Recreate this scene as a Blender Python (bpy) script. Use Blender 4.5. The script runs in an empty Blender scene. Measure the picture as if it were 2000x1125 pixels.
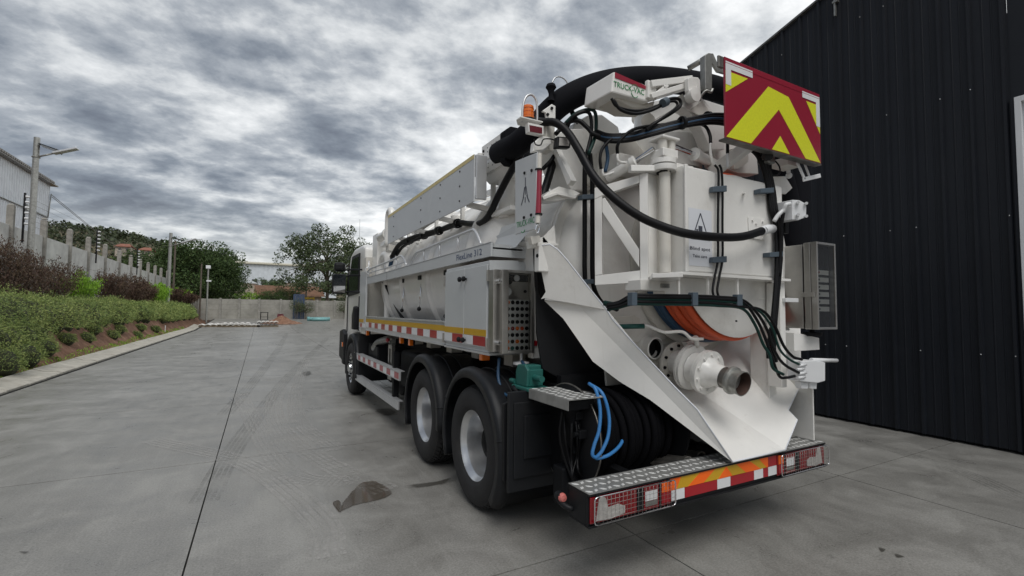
import bpy, bmesh, math, random
import numpy as np
from mathutils import Vector, Matrix
random.seed(7); rng=np.random.default_rng(11)
C=bpy.context.scene.collection
R=math.radians
# ------------------------------------------------------------------ camera
F_PX,YAW,PITCH,ROLL,EYE=916.2,28.43,2.85,0.51,1.7
_y,_p,_r=R(YAW),R(PITCH),R(ROLL)
cF=Vector((math.sin(_y)*math.cos(_p),math.cos(_y)*math.cos(_p),math.sin(_p)))
_R=Vector((math.cos(_y),-math.sin(_y),0)); _U=_R.cross(cF)
cR=_R*math.cos(_r)+_U*math.sin(_r); cU=cR.cross(cF); cC=Vector((0,0,EYE))
def at(px,py,x=None,y=None,z=None):
    """point of the world plane x / y / z = const that shows at a photo pixel"""
    d=cF+cR*((px-1000)/F_PX)+cU*((562.5-py)/F_PX)
    t=(x-cC.x)/d.x if x is not None else (y-cC.y)/d.y if y is not None else (z-cC.z)/d.z
    return cC+d*t
cam=bpy.data.objects.new('camera',bpy.data.cameras.new('camera')); C.objects.link(cam)
cam.data.sensor_width=36; cam.data.lens=F_PX/2000*36; cam.data.clip_start=.05; cam.data.clip_end=6000
m=Matrix((cR,cU,-cF)).transposed().to_4x4(); m.translation=cC; cam.matrix_world=m
S=bpy.context.scene; S.camera=cam
# ------------------------------------------------------------------ world and sun
SUN_EL,SUN_ROT=R(57),R(200)        # soft sun high behind the viewer, above the cloud
W=bpy.data.worlds.new('World'); S.world=W; W.use_nodes=True
nt=W.node_tree; nt.nodes.clear()
def N(nt,t,**k):
    n=nt.nodes.new(t)
    for a,b in k.items():
        if a=='loc': continue
        setattr(n,a,b)
    return n
def mathn(nt,op,a,b=None,c=None,clamp=False):
    n=nt.nodes.new('ShaderNodeMath'); n.operation=op; n.use_clamp=clamp
    for i,v in enumerate((a,b,c)):
        if v is None: continue
        if isinstance(v,(int,float)): n.inputs[i].default_value=v
        else: nt.links.new(v,n.inputs[i])
    return n.outputs[0]
def ramp(nt,fac,stops,interp='LINEAR'):
    n=nt.nodes.new('ShaderNodeValToRGB'); n.color_ramp.interpolation=interp
    el=n.color_ramp.elements
    while len(el)<len(stops): el.new(.5)
    for e,(p,c) in zip(el,stops):
        e.position=p; e.color=(*c,1) if len(c)==3 else c
    nt.links.new(fac,n.inputs[0]); return n.outputs[0]
def mix(nt,fac,a,b,mode='MIX'):
    n=nt.nodes.new('ShaderNodeMix'); n.data_type='RGBA'; n.blend_type=mode; n.clamp_factor=True
    for s,v in ((n.inputs[0],fac),(n.inputs[6],a),(n.inputs[7],b)):
        if isinstance(v,(int,float)): s.default_value=v
        elif isinstance(v,tuple): s.default_value=(*v,1) if len(v)==3 else v
        else: nt.links.new(v,s)
    return n.outputs[2]
def noise(nt,vec,scale,detail=4,rough=.55,dist=0,out=0,lac=2.0):
    n=nt.nodes.new('ShaderNodeTexNoise'); n.inputs['Scale'].default_value=scale
    n.inputs['Detail'].default_value=detail; n.inputs['Roughness'].default_value=rough
    n.inputs['Distortion'].default_value=dist; n.inputs['Lacunarity'].default_value=lac
    if vec is not None: nt.links.new(vec,n.inputs['Vector'])
    return n.outputs[out]
sky=N(nt,'ShaderNodeTexSky',sky_type='NISHITA',sun_disc=False,sun_elevation=SUN_EL,sun_rotation=SUN_ROT)
bg1=N(nt,'ShaderNodeBackground'); bg1.inputs[1].default_value=.09; nt.links.new(sky.outputs[0],bg1.inputs[0])
tc=N(nt,'ShaderNodeTexCoord'); sep=N(nt,'ShaderNodeSeparateXYZ'); nt.links.new(tc.outputs['Generated'],sep.inputs[0])
zc=mathn(nt,'ADD',mathn(nt,'MAXIMUM',sep.outputs[2],0.0),.24)
u=mathn(nt,'DIVIDE',sep.outputs[0],zc); v=mathn(nt,'DIVIDE',sep.outputs[1],zc)
cb=N(nt,'ShaderNodeCombineXYZ'); nt.links.new(u,cb.inputs[0]); nt.links.new(v,cb.inputs[1])
mp=N(nt,'ShaderNodeMapping'); mp.inputs['Rotation'].default_value=(0,0,R(32)); mp.inputs['Scale'].default_value=(.95,1.15,1); mp.inputs['Location'].default_value=(1.3,.4,0)
nt.links.new(cb.outputs[0],mp.inputs[0])
nA=noise(nt,mp.outputs[0],.95,3,.5,.1); nB=noise(nt,mp.outputs[0],2.9,10,.60,.12); nC=noise(nt,mp.outputs[0],.45,2,.5)
nD=noise(nt,mp.outputs[0],9.0,8,.66,.1)
puff=mathn(nt,'ABSOLUTE',mathn(nt,'SUBTRACT',noise(nt,mp.outputs[0],3.6,4,.45,.15),.5))
den=mathn(nt,'ADD',mathn(nt,'ADD',mathn(nt,'MULTIPLY',nA,.42),mathn(nt,'MULTIPLY',nB,.50)),mathn(nt,'ADD',mathn(nt,'MULTIPLY',nC,.34),mathn(nt,'MULTIPLY',nD,.17)))
# the deck thins to the east (+x) and along the horizon
den=mathn(nt,'ADD',den,mathn(nt,'MULTIPLY',mathn(nt,'ADD',sep.outputs[0],-.15),.14))
den=mathn(nt,'ADD',mathn(nt,'ADD',den,mathn(nt,'MULTIPLY',puff,-.42)),.028)
CLOUD=[(.535,(.115,.13,.16)),(.62,(.20,.225,.26)),(.685,(.345,.37,.40)),(.735,(.53,.55,.565)),(.83,(.82,.83,.83))]
col=ramp(nt,den,CLOUD)
hz=mathn(nt,'POWER',mathn(nt,'SUBTRACT',1.0,mathn(nt,'MULTIPLY',sep.outputs[2],4.2,clamp=True),clamp=True),2.2)
hzn=mathn(nt,'MULTIPLY',hz,mathn(nt,'MULTIPLY_ADD',noise(nt,mp.outputs[0],.8,4,.6),1.5,-.15,clamp=True))
col=mix(nt,mathn(nt,'MULTIPLY',hzn,.9),col,(.92,.90,.80))
bg2=N(nt,'ShaderNodeBackground'); bg2.inputs[1].default_value=1.04; nt.links.new(col,bg2.inputs[0])
ms=N(nt,'ShaderNodeMixShader'); ms.inputs[0].default_value=.93
nt.links.new(bg1.outputs[0],ms.inputs[1]); nt.links.new(bg2.outputs[0],ms.inputs[2])
wo=N(nt,'ShaderNodeOutputWorld'); nt.links.new(ms.outputs[0],wo.inputs[0])
sd=bpy.data.lights.new('sun','SUN'); sd.energy=1.5; sd.angle=R(38); sd.color=(1,.975,.94)
so=bpy.data.objects.new('sun',sd); C.objects.link(so)
sv=Vector((math.sin(SUN_ROT)*math.cos(SUN_EL),math.cos(SUN_ROT)*math.cos(SUN_EL),math.sin(SUN_EL)))
so.rotation_euler=(-sv).to_track_quat('-Z','Y').to_euler()
S.view_settings.view_transform='Standard'; S.view_settings.look='None'; S.view_settings.gamma=1
S.view_settings.use_curve_mapping=False; S.view_settings.exposure=0.33
S.cycles.max_bounces=8
# ------------------------------------------------------------------ helpers
def spl(P,k=6,closed=False):
    P=[Vector(p) for p in P]; n=len(P)
    if n<3: return P
    out=[]; rngk=range(n if closed else n-1)
    for i in rngk:
        if closed: a,b,c,d=P[(i-1)%n],P[i],P[(i+1)%n],P[(i+2)%n]
        else:
            b,c=P[i],P[i+1]; a=P[i-1] if i else b*2-c; d=P[i+2] if i+2<n else c*2-b
        for j in range(k):
            t=j/k; out.append(.5*((2*b)+(c-a)*t+(2*a-5*b+4*c-d)*t*t+(3*b-a-3*c+d)*t**3))
    if not closed: out.append(P[-1])
    return out
def frame(ax):
    ax=Vector(ax).normalized(); h=Vector((0,0,1)) if abs(ax.z)<.9 else Vector((1,0,0))
    a=ax.cross(h).normalized(); return a,ax.cross(a).normalized(),ax
class MB:
    def __init__(s): s.v=[];s.f=[];s.sm=[];s.mi=[];s.cm=0
    def F(s,idx,sm=False): s.f.append(tuple(idx));s.sm.append(sm);s.mi.append(s.cm)
    def poly(s,pts,sm=False):
        b=len(s.v); s.v+= [tuple(p) for p in pts]; s.F(range(b,b+len(pts)),sm); return s
    def box(s,x0,x1,y0,y1,z0,z1):
        b=len(s.v); s.v+=[(x,y,z) for z in (z0,z1) for x,y in ((x0,y0),(x1,y0),(x1,y1),(x0,y1))]
        for f in ((3,2,1,0),(4,5,6,7),(0,1,5,4),(1,2,6,5),(2,3,7,6),(3,0,4,7)): s.F([b+i for i in f])
        return s
    def prism(s,pts,off):
        pts=[Vector(p) for p in pts]; off=Vector(off); n=len(pts); b=len(s.v)
        nn=Vector((0,0,0))
        for i in range(n): nn+=pts[i].cross(pts[(i+1)%n])
        if nn.dot(off)>0: pts=pts[::-1]
        s.v+=[tuple(p) for p in pts]+[tuple(p+off) for p in pts]
        s.F([b+i for i in range(n)]); s.F([b+n+i for i in reversed(range(n))])
        for i in range(n): j=(i+1)%n; s.F((b+j,b+i,b+n+i,b+n+j))
        return s
    def loft(s,A,B):           # hexahedron-like solid between two loops
        n=len(A); b=len(s.v); s.v+=[tuple(p) for p in A]+[tuple(p) for p in B]
        s.F([b+i for i in reversed(range(n))]); s.F([b+n+i for i in range(n)])
        for i in range(n): j=(i+1)%n; s.F((b+i,b+j,b+n+j,b+n+i))
        return s
    def bar(s,p,q,w,h,up=(0,0,1)):
        p,q=Vector(p),Vector(q); d=(q-p).normalized(); up=Vector(up)
        if abs(d.dot(up))>.95: up=Vector((0,1,0))
        a=d.cross(up).normalized()*w/2; c=a.normalized().cross(d).normalized()*h/2
        return s.loft([p+a+c,p-a+c,p-a-c,p+a-c][::-1],[q+a+c,q-a+c,q-a-c,q+a-c][::-1])
    def tube(s,P,r,n=10,closed=False,caps=True,flat=1.0):
        P=[Vector(p) for p in P]; m=len(P); b=len(s.v); prev=None
        for i,p in enumerate(P):
            t=(P[(i+1)%m]-P[i-1]) if closed or 0<i<m-1 else (P[1]-P[0] if i==0 else P[-1]-P[-2])
            t.normalize()
            if prev is None: a,c,_=frame(t)
            else:
                a=(prev-t*prev.dot(t)).normalized(); c=t.cross(a)
            prev=a; rr=r(i/(m-1)) if callable(r) else r
            for k in range(n):
                w=2*math.pi*k/n; s.v.append(tuple(p+a*math.cos(w)*rr+c*math.sin(w)*rr*flat))
        for i in range(m if closed else m-1):
            for k in range(n):
                j=(i+1)%m; l=(k+1)%n
                s.F((b+i*n+k,b+i*n+l,b+j*n+l,b+j*n+k),True)
        if caps and not closed:
            s.F([b+k for k in reversed(range(n))]); s.F([b+(m-1)*n+k for k in range(n)])
        return s
    def lathe(s,o,ax,prof,n=32,sm=True,arc=None,a0=0):
        """prof: (radius, distance along axis). Split into flat bands where the profile turns sharply."""
        o=Vector(o); a,c,ax=frame(ax); full=arc is None; arc=arc or 2*math.pi; m=n if full else n+1
        def ring(r,h):
            b=len(s.v)
            for k in range(m):
                w=a0+arc*k/n; s.v.append(tuple(o+ax*h+a*math.cos(w)*r+c*math.sin(w)*r))
            return b
        prev=None
        for i in range(len(prof)-1):
            (r0,h0),(r1,h1)=prof[i],prof[i+1]
            sharp=True
            if i and prev is not None:
                d0=Vector((prof[i][0]-prof[i-1][0],prof[i][1]-prof[i-1][1])); d1=Vector((r1-r0,h1-h0))
                if d0.length>1e-6 and d1.length>1e-6 and d0.normalized().dot(d1.normalized())>.8: sharp=False
            b0=ring(r0,h0) if sharp else prev
            b1=ring(r1,h1); prev=b1
            for k in range(n):
                l=(k+1)%n if full else k+1
                s.F((b0+k,b0+l,b1+l,b1+k),sm)
        return s
    def cyl(s,p,q,r,r1=None,n=20):
        p,q=Vector(p),Vector(q); L=(q-p).length; r1=r if r1 is None else r1
        s.lathe(p,q-p,[(1e-4,0),(r,0),(r1,L),(1e-4,L)],n); return s
    def torus(s,c,ax,Rr,r,n=28,k=8):
        a,b,_=frame(ax); c=Vector(c)
        return s.tube([c+a*Rr*math.cos(2*math.pi*i/n)+b*Rr*math.sin(2*math.pi*i/n) for i in range(n)],r,k,closed=True)
    def ball(s,c,r,n=12,sq=1.0):
        return s.lathe(Vector(c)-Vector((0,0,r*sq)),(0,0,1),[(max(1e-4,r*math.sin(math.pi*i/8)),r*sq*(1-math.cos(math.pi*i/8))) for i in range(9)],n)
    def build(s,name,mat,parent=None,bevel=0,kind=None,loc=None,seg=2):
        me=bpy.data.meshes.new(name); me.from_pydata(s.v,[],s.f)
        me.polygons.foreach_set('use_smooth',s.sm)
        for mm in (mat if isinstance(mat,(list,tuple)) else [mat]): me.materials.append(mm)
        if isinstance(mat,(list,tuple)): me.polygons.foreach_set('material_index',s.mi)
        me.update()
        o=bpy.data.objects.new(name,me); C.objects.link(o)
        if parent is not None:
            o.parent=parent; bpy.context.view_layer.update() if False else None
            o.matrix_parent_inverse=WI.get(parent.name,Matrix()) 
        if bevel:
            b=o.modifiers.new('bevel','BEVEL'); b.width=bevel; b.segments=seg; b.limit_method='ANGLE'; b.angle_limit=R(35)
        if kind: o['kind']=kind
        return o
WI={}
def tag(o,label,cat,group=None):
    o['label']=label; o['category']=cat
    if group: o['group']=group
    return o
def thing(name,label,cat,loc=(0,0,0),group=None):
    o=bpy.data.objects.new(name,None); C.objects.link(o); o.location=loc; o.empty_display_size=.3
    WI[o.name]=Matrix.Translation(Vector(loc)).inverted()
    return tag(o,label,cat,group)
def struct(o): o['kind']='structure'; return o
def fast_mesh(name,V,Fq,mat,parent=None,kind=None,smooth=False):
    """V (n,3); Fq (m,k) quads or tris"""
    me=bpy.data.meshes.new(name); n,k=Fq.shape
    me.vertices.add(len(V)); me.vertices.foreach_set('co',np.ascontiguousarray(V,dtype=np.float32).ravel())
    me.loops.add(n*k); me.loops.foreach_set('vertex_index',Fq.astype(np.int32).ravel())
    me.polygons.add(n); me.polygons.foreach_set('loop_start',np.arange(0,n*k,k,dtype=np.int32))
    me.polygons.foreach_set('use_smooth',np.full(n,smooth))
    me.materials.append(mat); me.update(calc_edges=True); me.validate()
    o=bpy.data.objects.new(name,me); C.objects.link(o)
    if parent is not None: o.parent=parent; o.matrix_parent_inverse=WI.get(parent.name,Matrix())
    if kind: o['kind']=kind
    return o
def leaf_arrays(P,size,aspect=2.2,up=None,jit=1.0):
    """rhombic leaves at points P, random orientation; up = preferred growth direction"""
    n=len(P); d=rng.normal(size=(n,3))*jit
    if up is not None: d=d+np.asarray(up)
    d/=np.linalg.norm(d,axis=1)[:,None]+1e-9
    w=np.cross(d,rng.normal(size=(n,3))); w/=np.linalg.norm(w,axis=1)[:,None]+1e-9
    s=(np.asarray(size)*rng.uniform(.6,1.35,n))[:,None] if np.ndim(size)==0 else (np.asarray(size)*rng.uniform(.6,1.35,n))[:,None]
    V=np.stack([P-d*s*.5,P+w*s*.5/aspect,P+d*s*.5,P-w*s*.5/aspect],1).reshape(-1,3)
    return V,np.arange(n*4).reshape(n,4)
# ------------------------------------------------------------------ materials
def pmat(name,col,rough=.5,metal=0,spec=.5,coat=0,var=0,vscale=3,bump=0,bscale=60,dirt=0,dirtcol=(.12,.10,.08)):
    m=bpy.data.materials.new(name); m.use_nodes=True; nt=m.node_tree; b=nt.nodes['Principled BSDF']
    b.inputs['Base Color'].default_value=(*col,1); b.inputs['Roughness'].default_value=rough; b.inputs['Metallic'].default_value=metal
    b.inputs['Specular IOR Level'].default_value=spec
    if coat: b.inputs['Coat Weight'].default_value=coat; b.inputs['Coat Roughness'].default_value=.12
    tc=nt.nodes.new('ShaderNodeTexCoord'); vec=tc.outputs['Object']; c=None
    if var:
        f=noise(nt,vec,vscale,5,.6)
        lo=tuple(max(0,x*(1-var)) for x in col); hi=tuple(min(1,x*(1+var)) for x in col)
        c=ramp(nt,f,[(.3,lo),(.7,hi)])
    if dirt:
        f=noise(nt,vec,2.3,8,.72,.4); f2=ramp(nt,f,[(.52,(0,0,0)),(.78,(1,1,1))])
        n2=noise(nt,vec,40,3,.7); f3=mathn(nt,'MULTIPLY',mathn(nt,'MULTIPLY',f2,dirt),n2)
        sp=ramp(nt,noise(nt,vec,19,3,.8),[(.70,(0,0,0)),(.76,(1,1,1))])
        f3=mathn(nt,'ADD',f3,mathn(nt,'MULTIPLY',sp,dirt*.35),clamp=True)
        ma=nt.nodes.new('ShaderNodeMapping'); ma.inputs['Scale'].default_value=(13,13,.9); nt.links.new(vec,ma.inputs[0])
        st=ramp(nt,noise(nt,ma.outputs[0],1.7,4,.7,.2),[(.60,(0,0,0)),(.74,(1,1,1))])
        f3=mathn(nt,'ADD',f3,mathn(nt,'MULTIPLY',mathn(nt,'MULTIPLY',st,f),dirt*.45),clamp=True)
        c=mix(nt,f3,c if c is not None else col,dirtcol)
        r=mathn(nt,'ADD',mathn(nt,'MULTIPLY',f3,.5),rough,clamp=True); nt.links.new(r,b.inputs['Roughness'])
    if c is not None: nt.links.new(c,b.inputs['Base Color'])
    if bump:
        bn=nt.nodes.new('ShaderNodeBump'); bn.inputs['Strength'].default_value=bump; bn.inputs['Distance'].default_value=.01
        nt.links.new(noise(nt,vec,bscale,4,.6),bn.inputs['Height']); nt.links.new(bn.outputs[0],b.inputs['Normal'])
    return m
M={}
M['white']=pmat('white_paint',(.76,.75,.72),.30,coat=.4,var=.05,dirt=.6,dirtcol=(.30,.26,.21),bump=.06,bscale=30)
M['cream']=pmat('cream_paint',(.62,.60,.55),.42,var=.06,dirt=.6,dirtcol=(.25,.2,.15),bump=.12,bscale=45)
M['alu']=pmat('grey_white_panel',(.50,.52,.53),.38,coat=.2,var=.03,dirt=.25,dirtcol=(.3,.3,.3))
M['alu2']=pmat('aluminium_rail',(.60,.61,.62),.35,metal=.55,var=.06,dirt=.3)
M['steel']=pmat('brushed_stainless',(.42,.41,.39),.30,metal=.9,var=.12,vscale=6,dirt=.2,bump=.05,bscale=120)
M['chrome']=pmat('chrome_rod',(.75,.76,.78),.08,metal=1)
M['rim']=pmat('rim_alloy',(.66,.67,.68),.28,metal=.85,var=.12,vscale=5,dirt=.5)
M['black']=pmat('black_plastic',(.009,.0095,.011),.5,spec=.25,var=.2,dirt=.35,dirtcol=(.02,.02,.018),bump=.05,bscale=90)
M['fender']=pmat('fender_plastic',(.010,.011,.013),.45,spec=.3,var=.2,dirt=.6,dirtcol=(.04,.037,.034),bump=.25,bscale=220)
M['chassis']=pmat('dark_chassis',(.005,.0055,.007),.6,spec=.2,var=.3,dirt=.4,dirtcol=(.02,.018,.016))
M['hose']=pmat('black_hose',(.004,.004,.005),.45,spec=.22,var=.2,dirt=.3,dirtcol=(.02,.02,.02))
M['matt']=pmat('matt_hose',(.006,.0065,.009),.85,spec=.15,bump=.3,bscale=160)
M['greenhose']=pmat('green_hose',(.005,.03,.025),.45,spec=.25,var=.2)
M['bluehose']=pmat('blue_hose',(.03,.17,.42),.45,var=.1,dirt=.3)
M['navy']=pmat('navy_hose',(.014,.055,.115),.5,var=.15,dirt=.3)
M['clamp']=pmat('grey_blue_clamp',(.07,.095,.12),.6,var=.15)
M['orange']=pmat('orange_hose',(.62,.085,.02),.5,var=.12,dirt=.3,dirtcol=(.2,.05,.02))
M['teal']=pmat('teal_cast_paint',(.012,.10,.085),.45,var=.15,dirt=.5,dirtcol=(.02,.06,.05),bump=.2,bscale=80)
M['rust']=pmat('rusty_inside',(.05,.025,.018),.8,var=.4,vscale=14)
M['galv']=pmat('galvanised',(.33,.33,.31),.42,metal=.75,var=.22,vscale=14,dirt=.5)
M['worn']=pmat('worn_steel',(.20,.19,.175),.4,metal=.8,var=.35,vscale=12,dirt=.6)
M['red']=pmat('red_reflector',(.34,.008,.016),.28,coat=.4,var=.06)
M['maroon']=pmat('maroon_sheet',(.27,.015,.035),.30,coat=.5,var=.05,vscale=2)
M['tapewhite']=pmat('white_reflector',(.68,.69,.70),.35,var=.05)
M['yellow']=pmat('yellow_tape',(.55,.32,.01),.38,coat=.3,var=.06)
M['reelhose']=pmat('shaded_reel_hose',(.003,.003,.004),.8,spec=.08)  # darker copy of the black hose, the reel's deep shade put into its colour
M['fluoro']=pmat('fluorescent_yellow_sheet',(.66,.68,.03),.35,coat=.3,var=.07,vscale=60)
M['paleyellow']=pmat('pale_yellow_tape',(.62,.52,.24),.5,var=.05)
M['amber']=pmat('amber_lens',(.75,.16,.01),.18,coat=.6,var=.1)
M['orangetape']=pmat('orange_marking',(.90,.14,.01),.32,var=.05)
M['redlens']=pmat('red_lens',(.20,.004,.008),.12,coat=.8,var=.15,vscale=20)
M['darkred']=pmat('dark_red_lens',(.12,.012,.02),.2,coat=.6)
M['clearlens']=pmat('clear_lens',(.42,.40,.38),.15,coat=.8,var=.2,vscale=30)
M['glass']=pmat('dark_glass',(.012,.015,.018),.06,spec=.7)
M['print']=pmat('dark_print',(.05,.055,.075),.6)
M['green']=pmat('green_print',(.03,.22,.08),.6)
M['blueprint']=pmat('blue_print',(.04,.07,.16),.6)
M['paper']=pmat('white_sticker',(.66,.68,.72),.45,var=.02)
M['white2']=pmat('white_building_sheet',(.62,.66,.70),.6,var=.10,vscale=1.2,dirt=.5,dirtcol=(.33,.37,.42))
M['mirror']=pmat('mirror_face',(.8,.8,.82),.04,metal=1)
# thin glass for the panel windows
g=bpy.data.materials.new('window_glass'); g.use_nodes=True; gn=g.node_tree; gn.nodes.clear()
_t=N(gn,'ShaderNodeBsdfTransparent'); _t.inputs[0].default_value=(.90,.90,.88,1); _g=N(gn,'ShaderNodeBsdfGlossy'); _g.inputs['Roughness'].default_value=.03
_f=N(gn,'ShaderNodeFresnel'); _f.inputs[0].default_value=1.5; _m=N(gn,'ShaderNodeMixShader'); _o=N(gn,'ShaderNodeOutputMaterial')
gn.links.new(_f.outputs[0],_m.inputs[0]); gn.links.new(_t.outputs[0],_m.inputs[1]); gn.links.new(_g.outputs[0],_m.inputs[2]); gn.links.new(_m.outputs[0],_o.inputs[0])
M['window']=g
def leafmat(name,cols,rough=.6,sc=.8):
    m=bpy.data.materials.new(name); m.use_nodes=True; nt=m.node_tree; b=nt.nodes['Principled BSDF']; b.inputs['Roughness'].default_value=rough
    b.inputs['Specular IOR Level'].default_value=.25
    ge=nt.nodes.new('ShaderNodeNewGeometry'); tc=nt.nodes.new('ShaderNodeTexCoord')
    f=mathn(nt,'ADD',mathn(nt,'MULTIPLY',ge.outputs['Random Per Island'],.6),mathn(nt,'MULTIPLY',noise(nt,tc.outputs['Object'],sc,3,.6),.55))
    c=ramp(nt,f,[(.12+.76*i/(len(cols)-1),x) for i,x in enumerate(cols)]); nt.links.new(c,b.inputs['Base Color'])
    return m
M['lf_mound']=leafmat('mound_leaves',[(.085,.14,.045),(.17,.24,.07),(.33,.37,.12)])
M['core']=pmat('mound_core_shade',(.03,.035,.015),.9)  # near-black core colour painted as the shade in the gaps between leaf lobes
M['lf_brown']=leafmat('brown_bush_leaves',[(.045,.028,.022),(.085,.05,.038),(.12,.085,.05)])
M['lf_lime']=leafmat('lime_bush_leaves',[(.10,.22,.015),(.20,.38,.03),(.30,.48,.06)])
M['lf_dark']=leafmat('dark_tree_leaves',[(.022,.042,.014),(.045,.08,.024),(.085,.13,.04)])
M['lf_acacia']=leafmat('feathery_leaves',[(.03,.05,.022),(.06,.085,.036),(.11,.14,.065)])
M['lf_hill']=leafmat('hill_scrub_leaves',[(.025,.035,.02),(.045,.06,.03),(.07,.085,.04)])
M['bark']=pmat('bark',(.11,.09,.07),.85,var=.3,vscale=9,bump=.6,bscale=30)
# ================================================================== SETTING
def g(Y): return max(0.0,Y-44)*.033 if Y<64 else .66
# ---- concrete
def concrete_mat():
    m=bpy.data.materials.new('yard_concrete'); m.use_nodes=True; nt=m.node_tree; b=nt.nodes['Principled BSDF']
    tc=nt.nodes.new('ShaderNodeTexCoord'); vec=tc.outputs['Object']
    big=noise(nt,vec,.33,4,.6,.3); mid=noise(nt,vec,1.7,7,.68,.6); fine=noise(nt,vec,55,4,.7)
    mp=nt.nodes.new('ShaderNodeMapping'); mp.inputs['Rotation'].default_value=(0,0,R(3)); mp.inputs['Scale'].default_value=(7,.35,1); nt.links.new(vec,mp.inputs[0])
    st=noise(nt,mp.outputs[0],1.6,6,.65,.6)
    mp2=nt.nodes.new('ShaderNodeMapping'); mp2.inputs['Rotation'].default_value=(0,0,R(-34)); mp2.inputs['Scale'].default_value=(9,.6,1); nt.links.new(vec,mp2.inputs[0])
    st2=noise(nt,mp2.outputs[0],1.1,5,.6,1.2)
    f=mathn(nt,'ADD',mathn(nt,'ADD',mathn(nt,'MULTIPLY',big,.34),mathn(nt,'MULTIPLY',mid,.40)),mathn(nt,'ADD',mathn(nt,'MULTIPLY',st,.08),mathn(nt,'MULTIPLY',fine,.18)))
    c=ramp(nt,f,[(.41,(.135,.129,.116)),(.50,(.212,.205,.187)),(.58,(.31,.303,.28))])
    c=mix(nt,mathn(nt,'MULTIPLY',ramp(nt,st2,[(.54,(0,0,0)),(.70,(1,1,1))]),.15),c,(.40,.39,.37))
    dark=ramp(nt,noise(nt,vec,.9,8,.75,.8),[(.60,(0,0,0)),(.72,(1,1,1))])
    c=mix(nt,mathn(nt,'MULTIPLY',dark,.35),c,(.13,.13,.125))
    sp=ramp(nt,noise(nt,vec,14,2,.6),[(.70,(0,0,0)),(.75,(1,1,1))]); c=mix(nt,mathn(nt,'MULTIPLY',sp,.5),c,(.08,.075,.07))
    vo=nt.nodes.new('ShaderNodeTexVoronoi'); vo.feature='DISTANCE_TO_EDGE'; vo.inputs['Scale'].default_value=.42
    wv=nt.nodes.new('ShaderNodeVectorMath'); wv.operation='MULTIPLY_ADD'; nt.links.new(noise(nt,vec,2.2,6,.7,0,1),wv.inputs[0]); wv.inputs[1].default_value=(.9,.9,.0); nt.links.new(vec,wv.inputs[2]); nt.links.new(wv.outputs[0],vo.inputs['Vector'])
    ck=mathn(nt,'MULTIPLY',ramp(nt,vo.outputs['Distance'],[(.0,(1,1,1)),(.006,(0,0,0))]),ramp(nt,noise(nt,vec,.5,3,.6),[(.52,(0,0,0)),(.62,(1,1,1))]))
    c=mix(nt,mathn(nt,'MULTIPLY',ck,.5),c,(.07,.065,.06))
    gr=noise(nt,vec,70,4,.85); c=mix(nt,.34,c,ramp(nt,gr,[(.35,(.05,.05,.045)),(.65,(.42,.41,.39))]))
    oil=ramp(nt,noise(nt,vec,.62,6,.72,.5),[(.60,(0,0,0)),(.70,(1,1,1))]); c=mix(nt,mathn(nt,'MULTIPLY',oil,.35),c,(.10,.085,.065))
    nt.links.new(c,b.inputs['Base Color'])
    nt.links.new(ramp(nt,mid,[(.35,(.27,)*3),(.65,(.50,)*3)]),b.inputs['Roughness']); b.inputs['Specular IOR Level'].default_value=.45
    bn=nt.nodes.new('ShaderNodeBump'); bn.inputs['Strength'].default_value=.35; bn.inputs['Distance'].default_value=.006
    nt.links.new(mathn(nt,'ADD',mathn(nt,'MULTIPLY',mid,.6),mathn(nt,'MULTIPLY',fine,.4)),bn.inputs['Height']); nt.links.new(bn.outputs[0],b.inputs['Normal'])
    return m
M['conc']=concrete_mat()
M['joint']=pmat('joint_dark',(.05,.048,.045),.9)
M['precast']=pmat('precast_concrete',(.50,.50,.48),.85,var=.18,vscale=1.6,dirt=.7,dirtcol=(.2,.19,.17),bump=.3,bscale=25)
M['precast_back']=pmat('weathered_wall_concrete',(.29,.28,.25),.9,var=.25,vscale=.8,dirt=.9,dirtcol=(.15,.145,.11),bump=.3,bscale=25)
M['precast2']=pmat('weathered_post_concrete',(.27,.26,.235),.9,var=.25,vscale=5,dirt=.7,dirtcol=(.12,.11,.1),bump=.5,bscale=40)
M['kerb']=pmat('kerb_concrete',(.40,.38,.33),.85,var=.2,vscale=4,dirt=.8,dirtcol=(.22,.17,.12),bump=.4,bscale=35)
M['ground']=pmat('dry_ground',(.20,.15,.10),.95,var=.3,vscale=.8)
def soil_mat():
    m=bpy.data.materials.new('red_soil'); m.use_nodes=True; nt=m.node_tree; b=nt.nodes['Principled BSDF']; b.inputs['Roughness'].default_value=.95
    vec=nt.nodes.new('ShaderNodeTexCoord').outputs['Object']
    f=noise(nt,vec,2.2,8,.7,.6); c=ramp(nt,f,[(.3,(.10,.05,.032)),(.5,(.20,.105,.065)),(.7,(.30,.18,.12))])
    gr=ramp(nt,noise(nt,vec,5,5,.7),[(.58,(0,0,0)),(.68,(1,1,1))]); c=mix(nt,mathn(nt,'MULTIPLY',gr,.5),c,(.06,.08,.03))
    nt.links.new(c,b.inputs['Base Color'])
    bn=nt.nodes.new('ShaderNodeBump'); bn.inputs['Strength'].default_value=1; bn.inputs['Distance'].default_value=.08
    nt.links.new(f,bn.inputs['Height']); nt.links.new(bn.outputs[0],b.inputs['Normal']); return m
M['soil']=soil_mat()
gb=MB(); gb.poly([(-3000,-3000,-.25),(3000,-3000,-.25),(3000,3000,-.25),(-3000,3000,-.25)]); struct(gb.build('ground',M['ground']))
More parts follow.
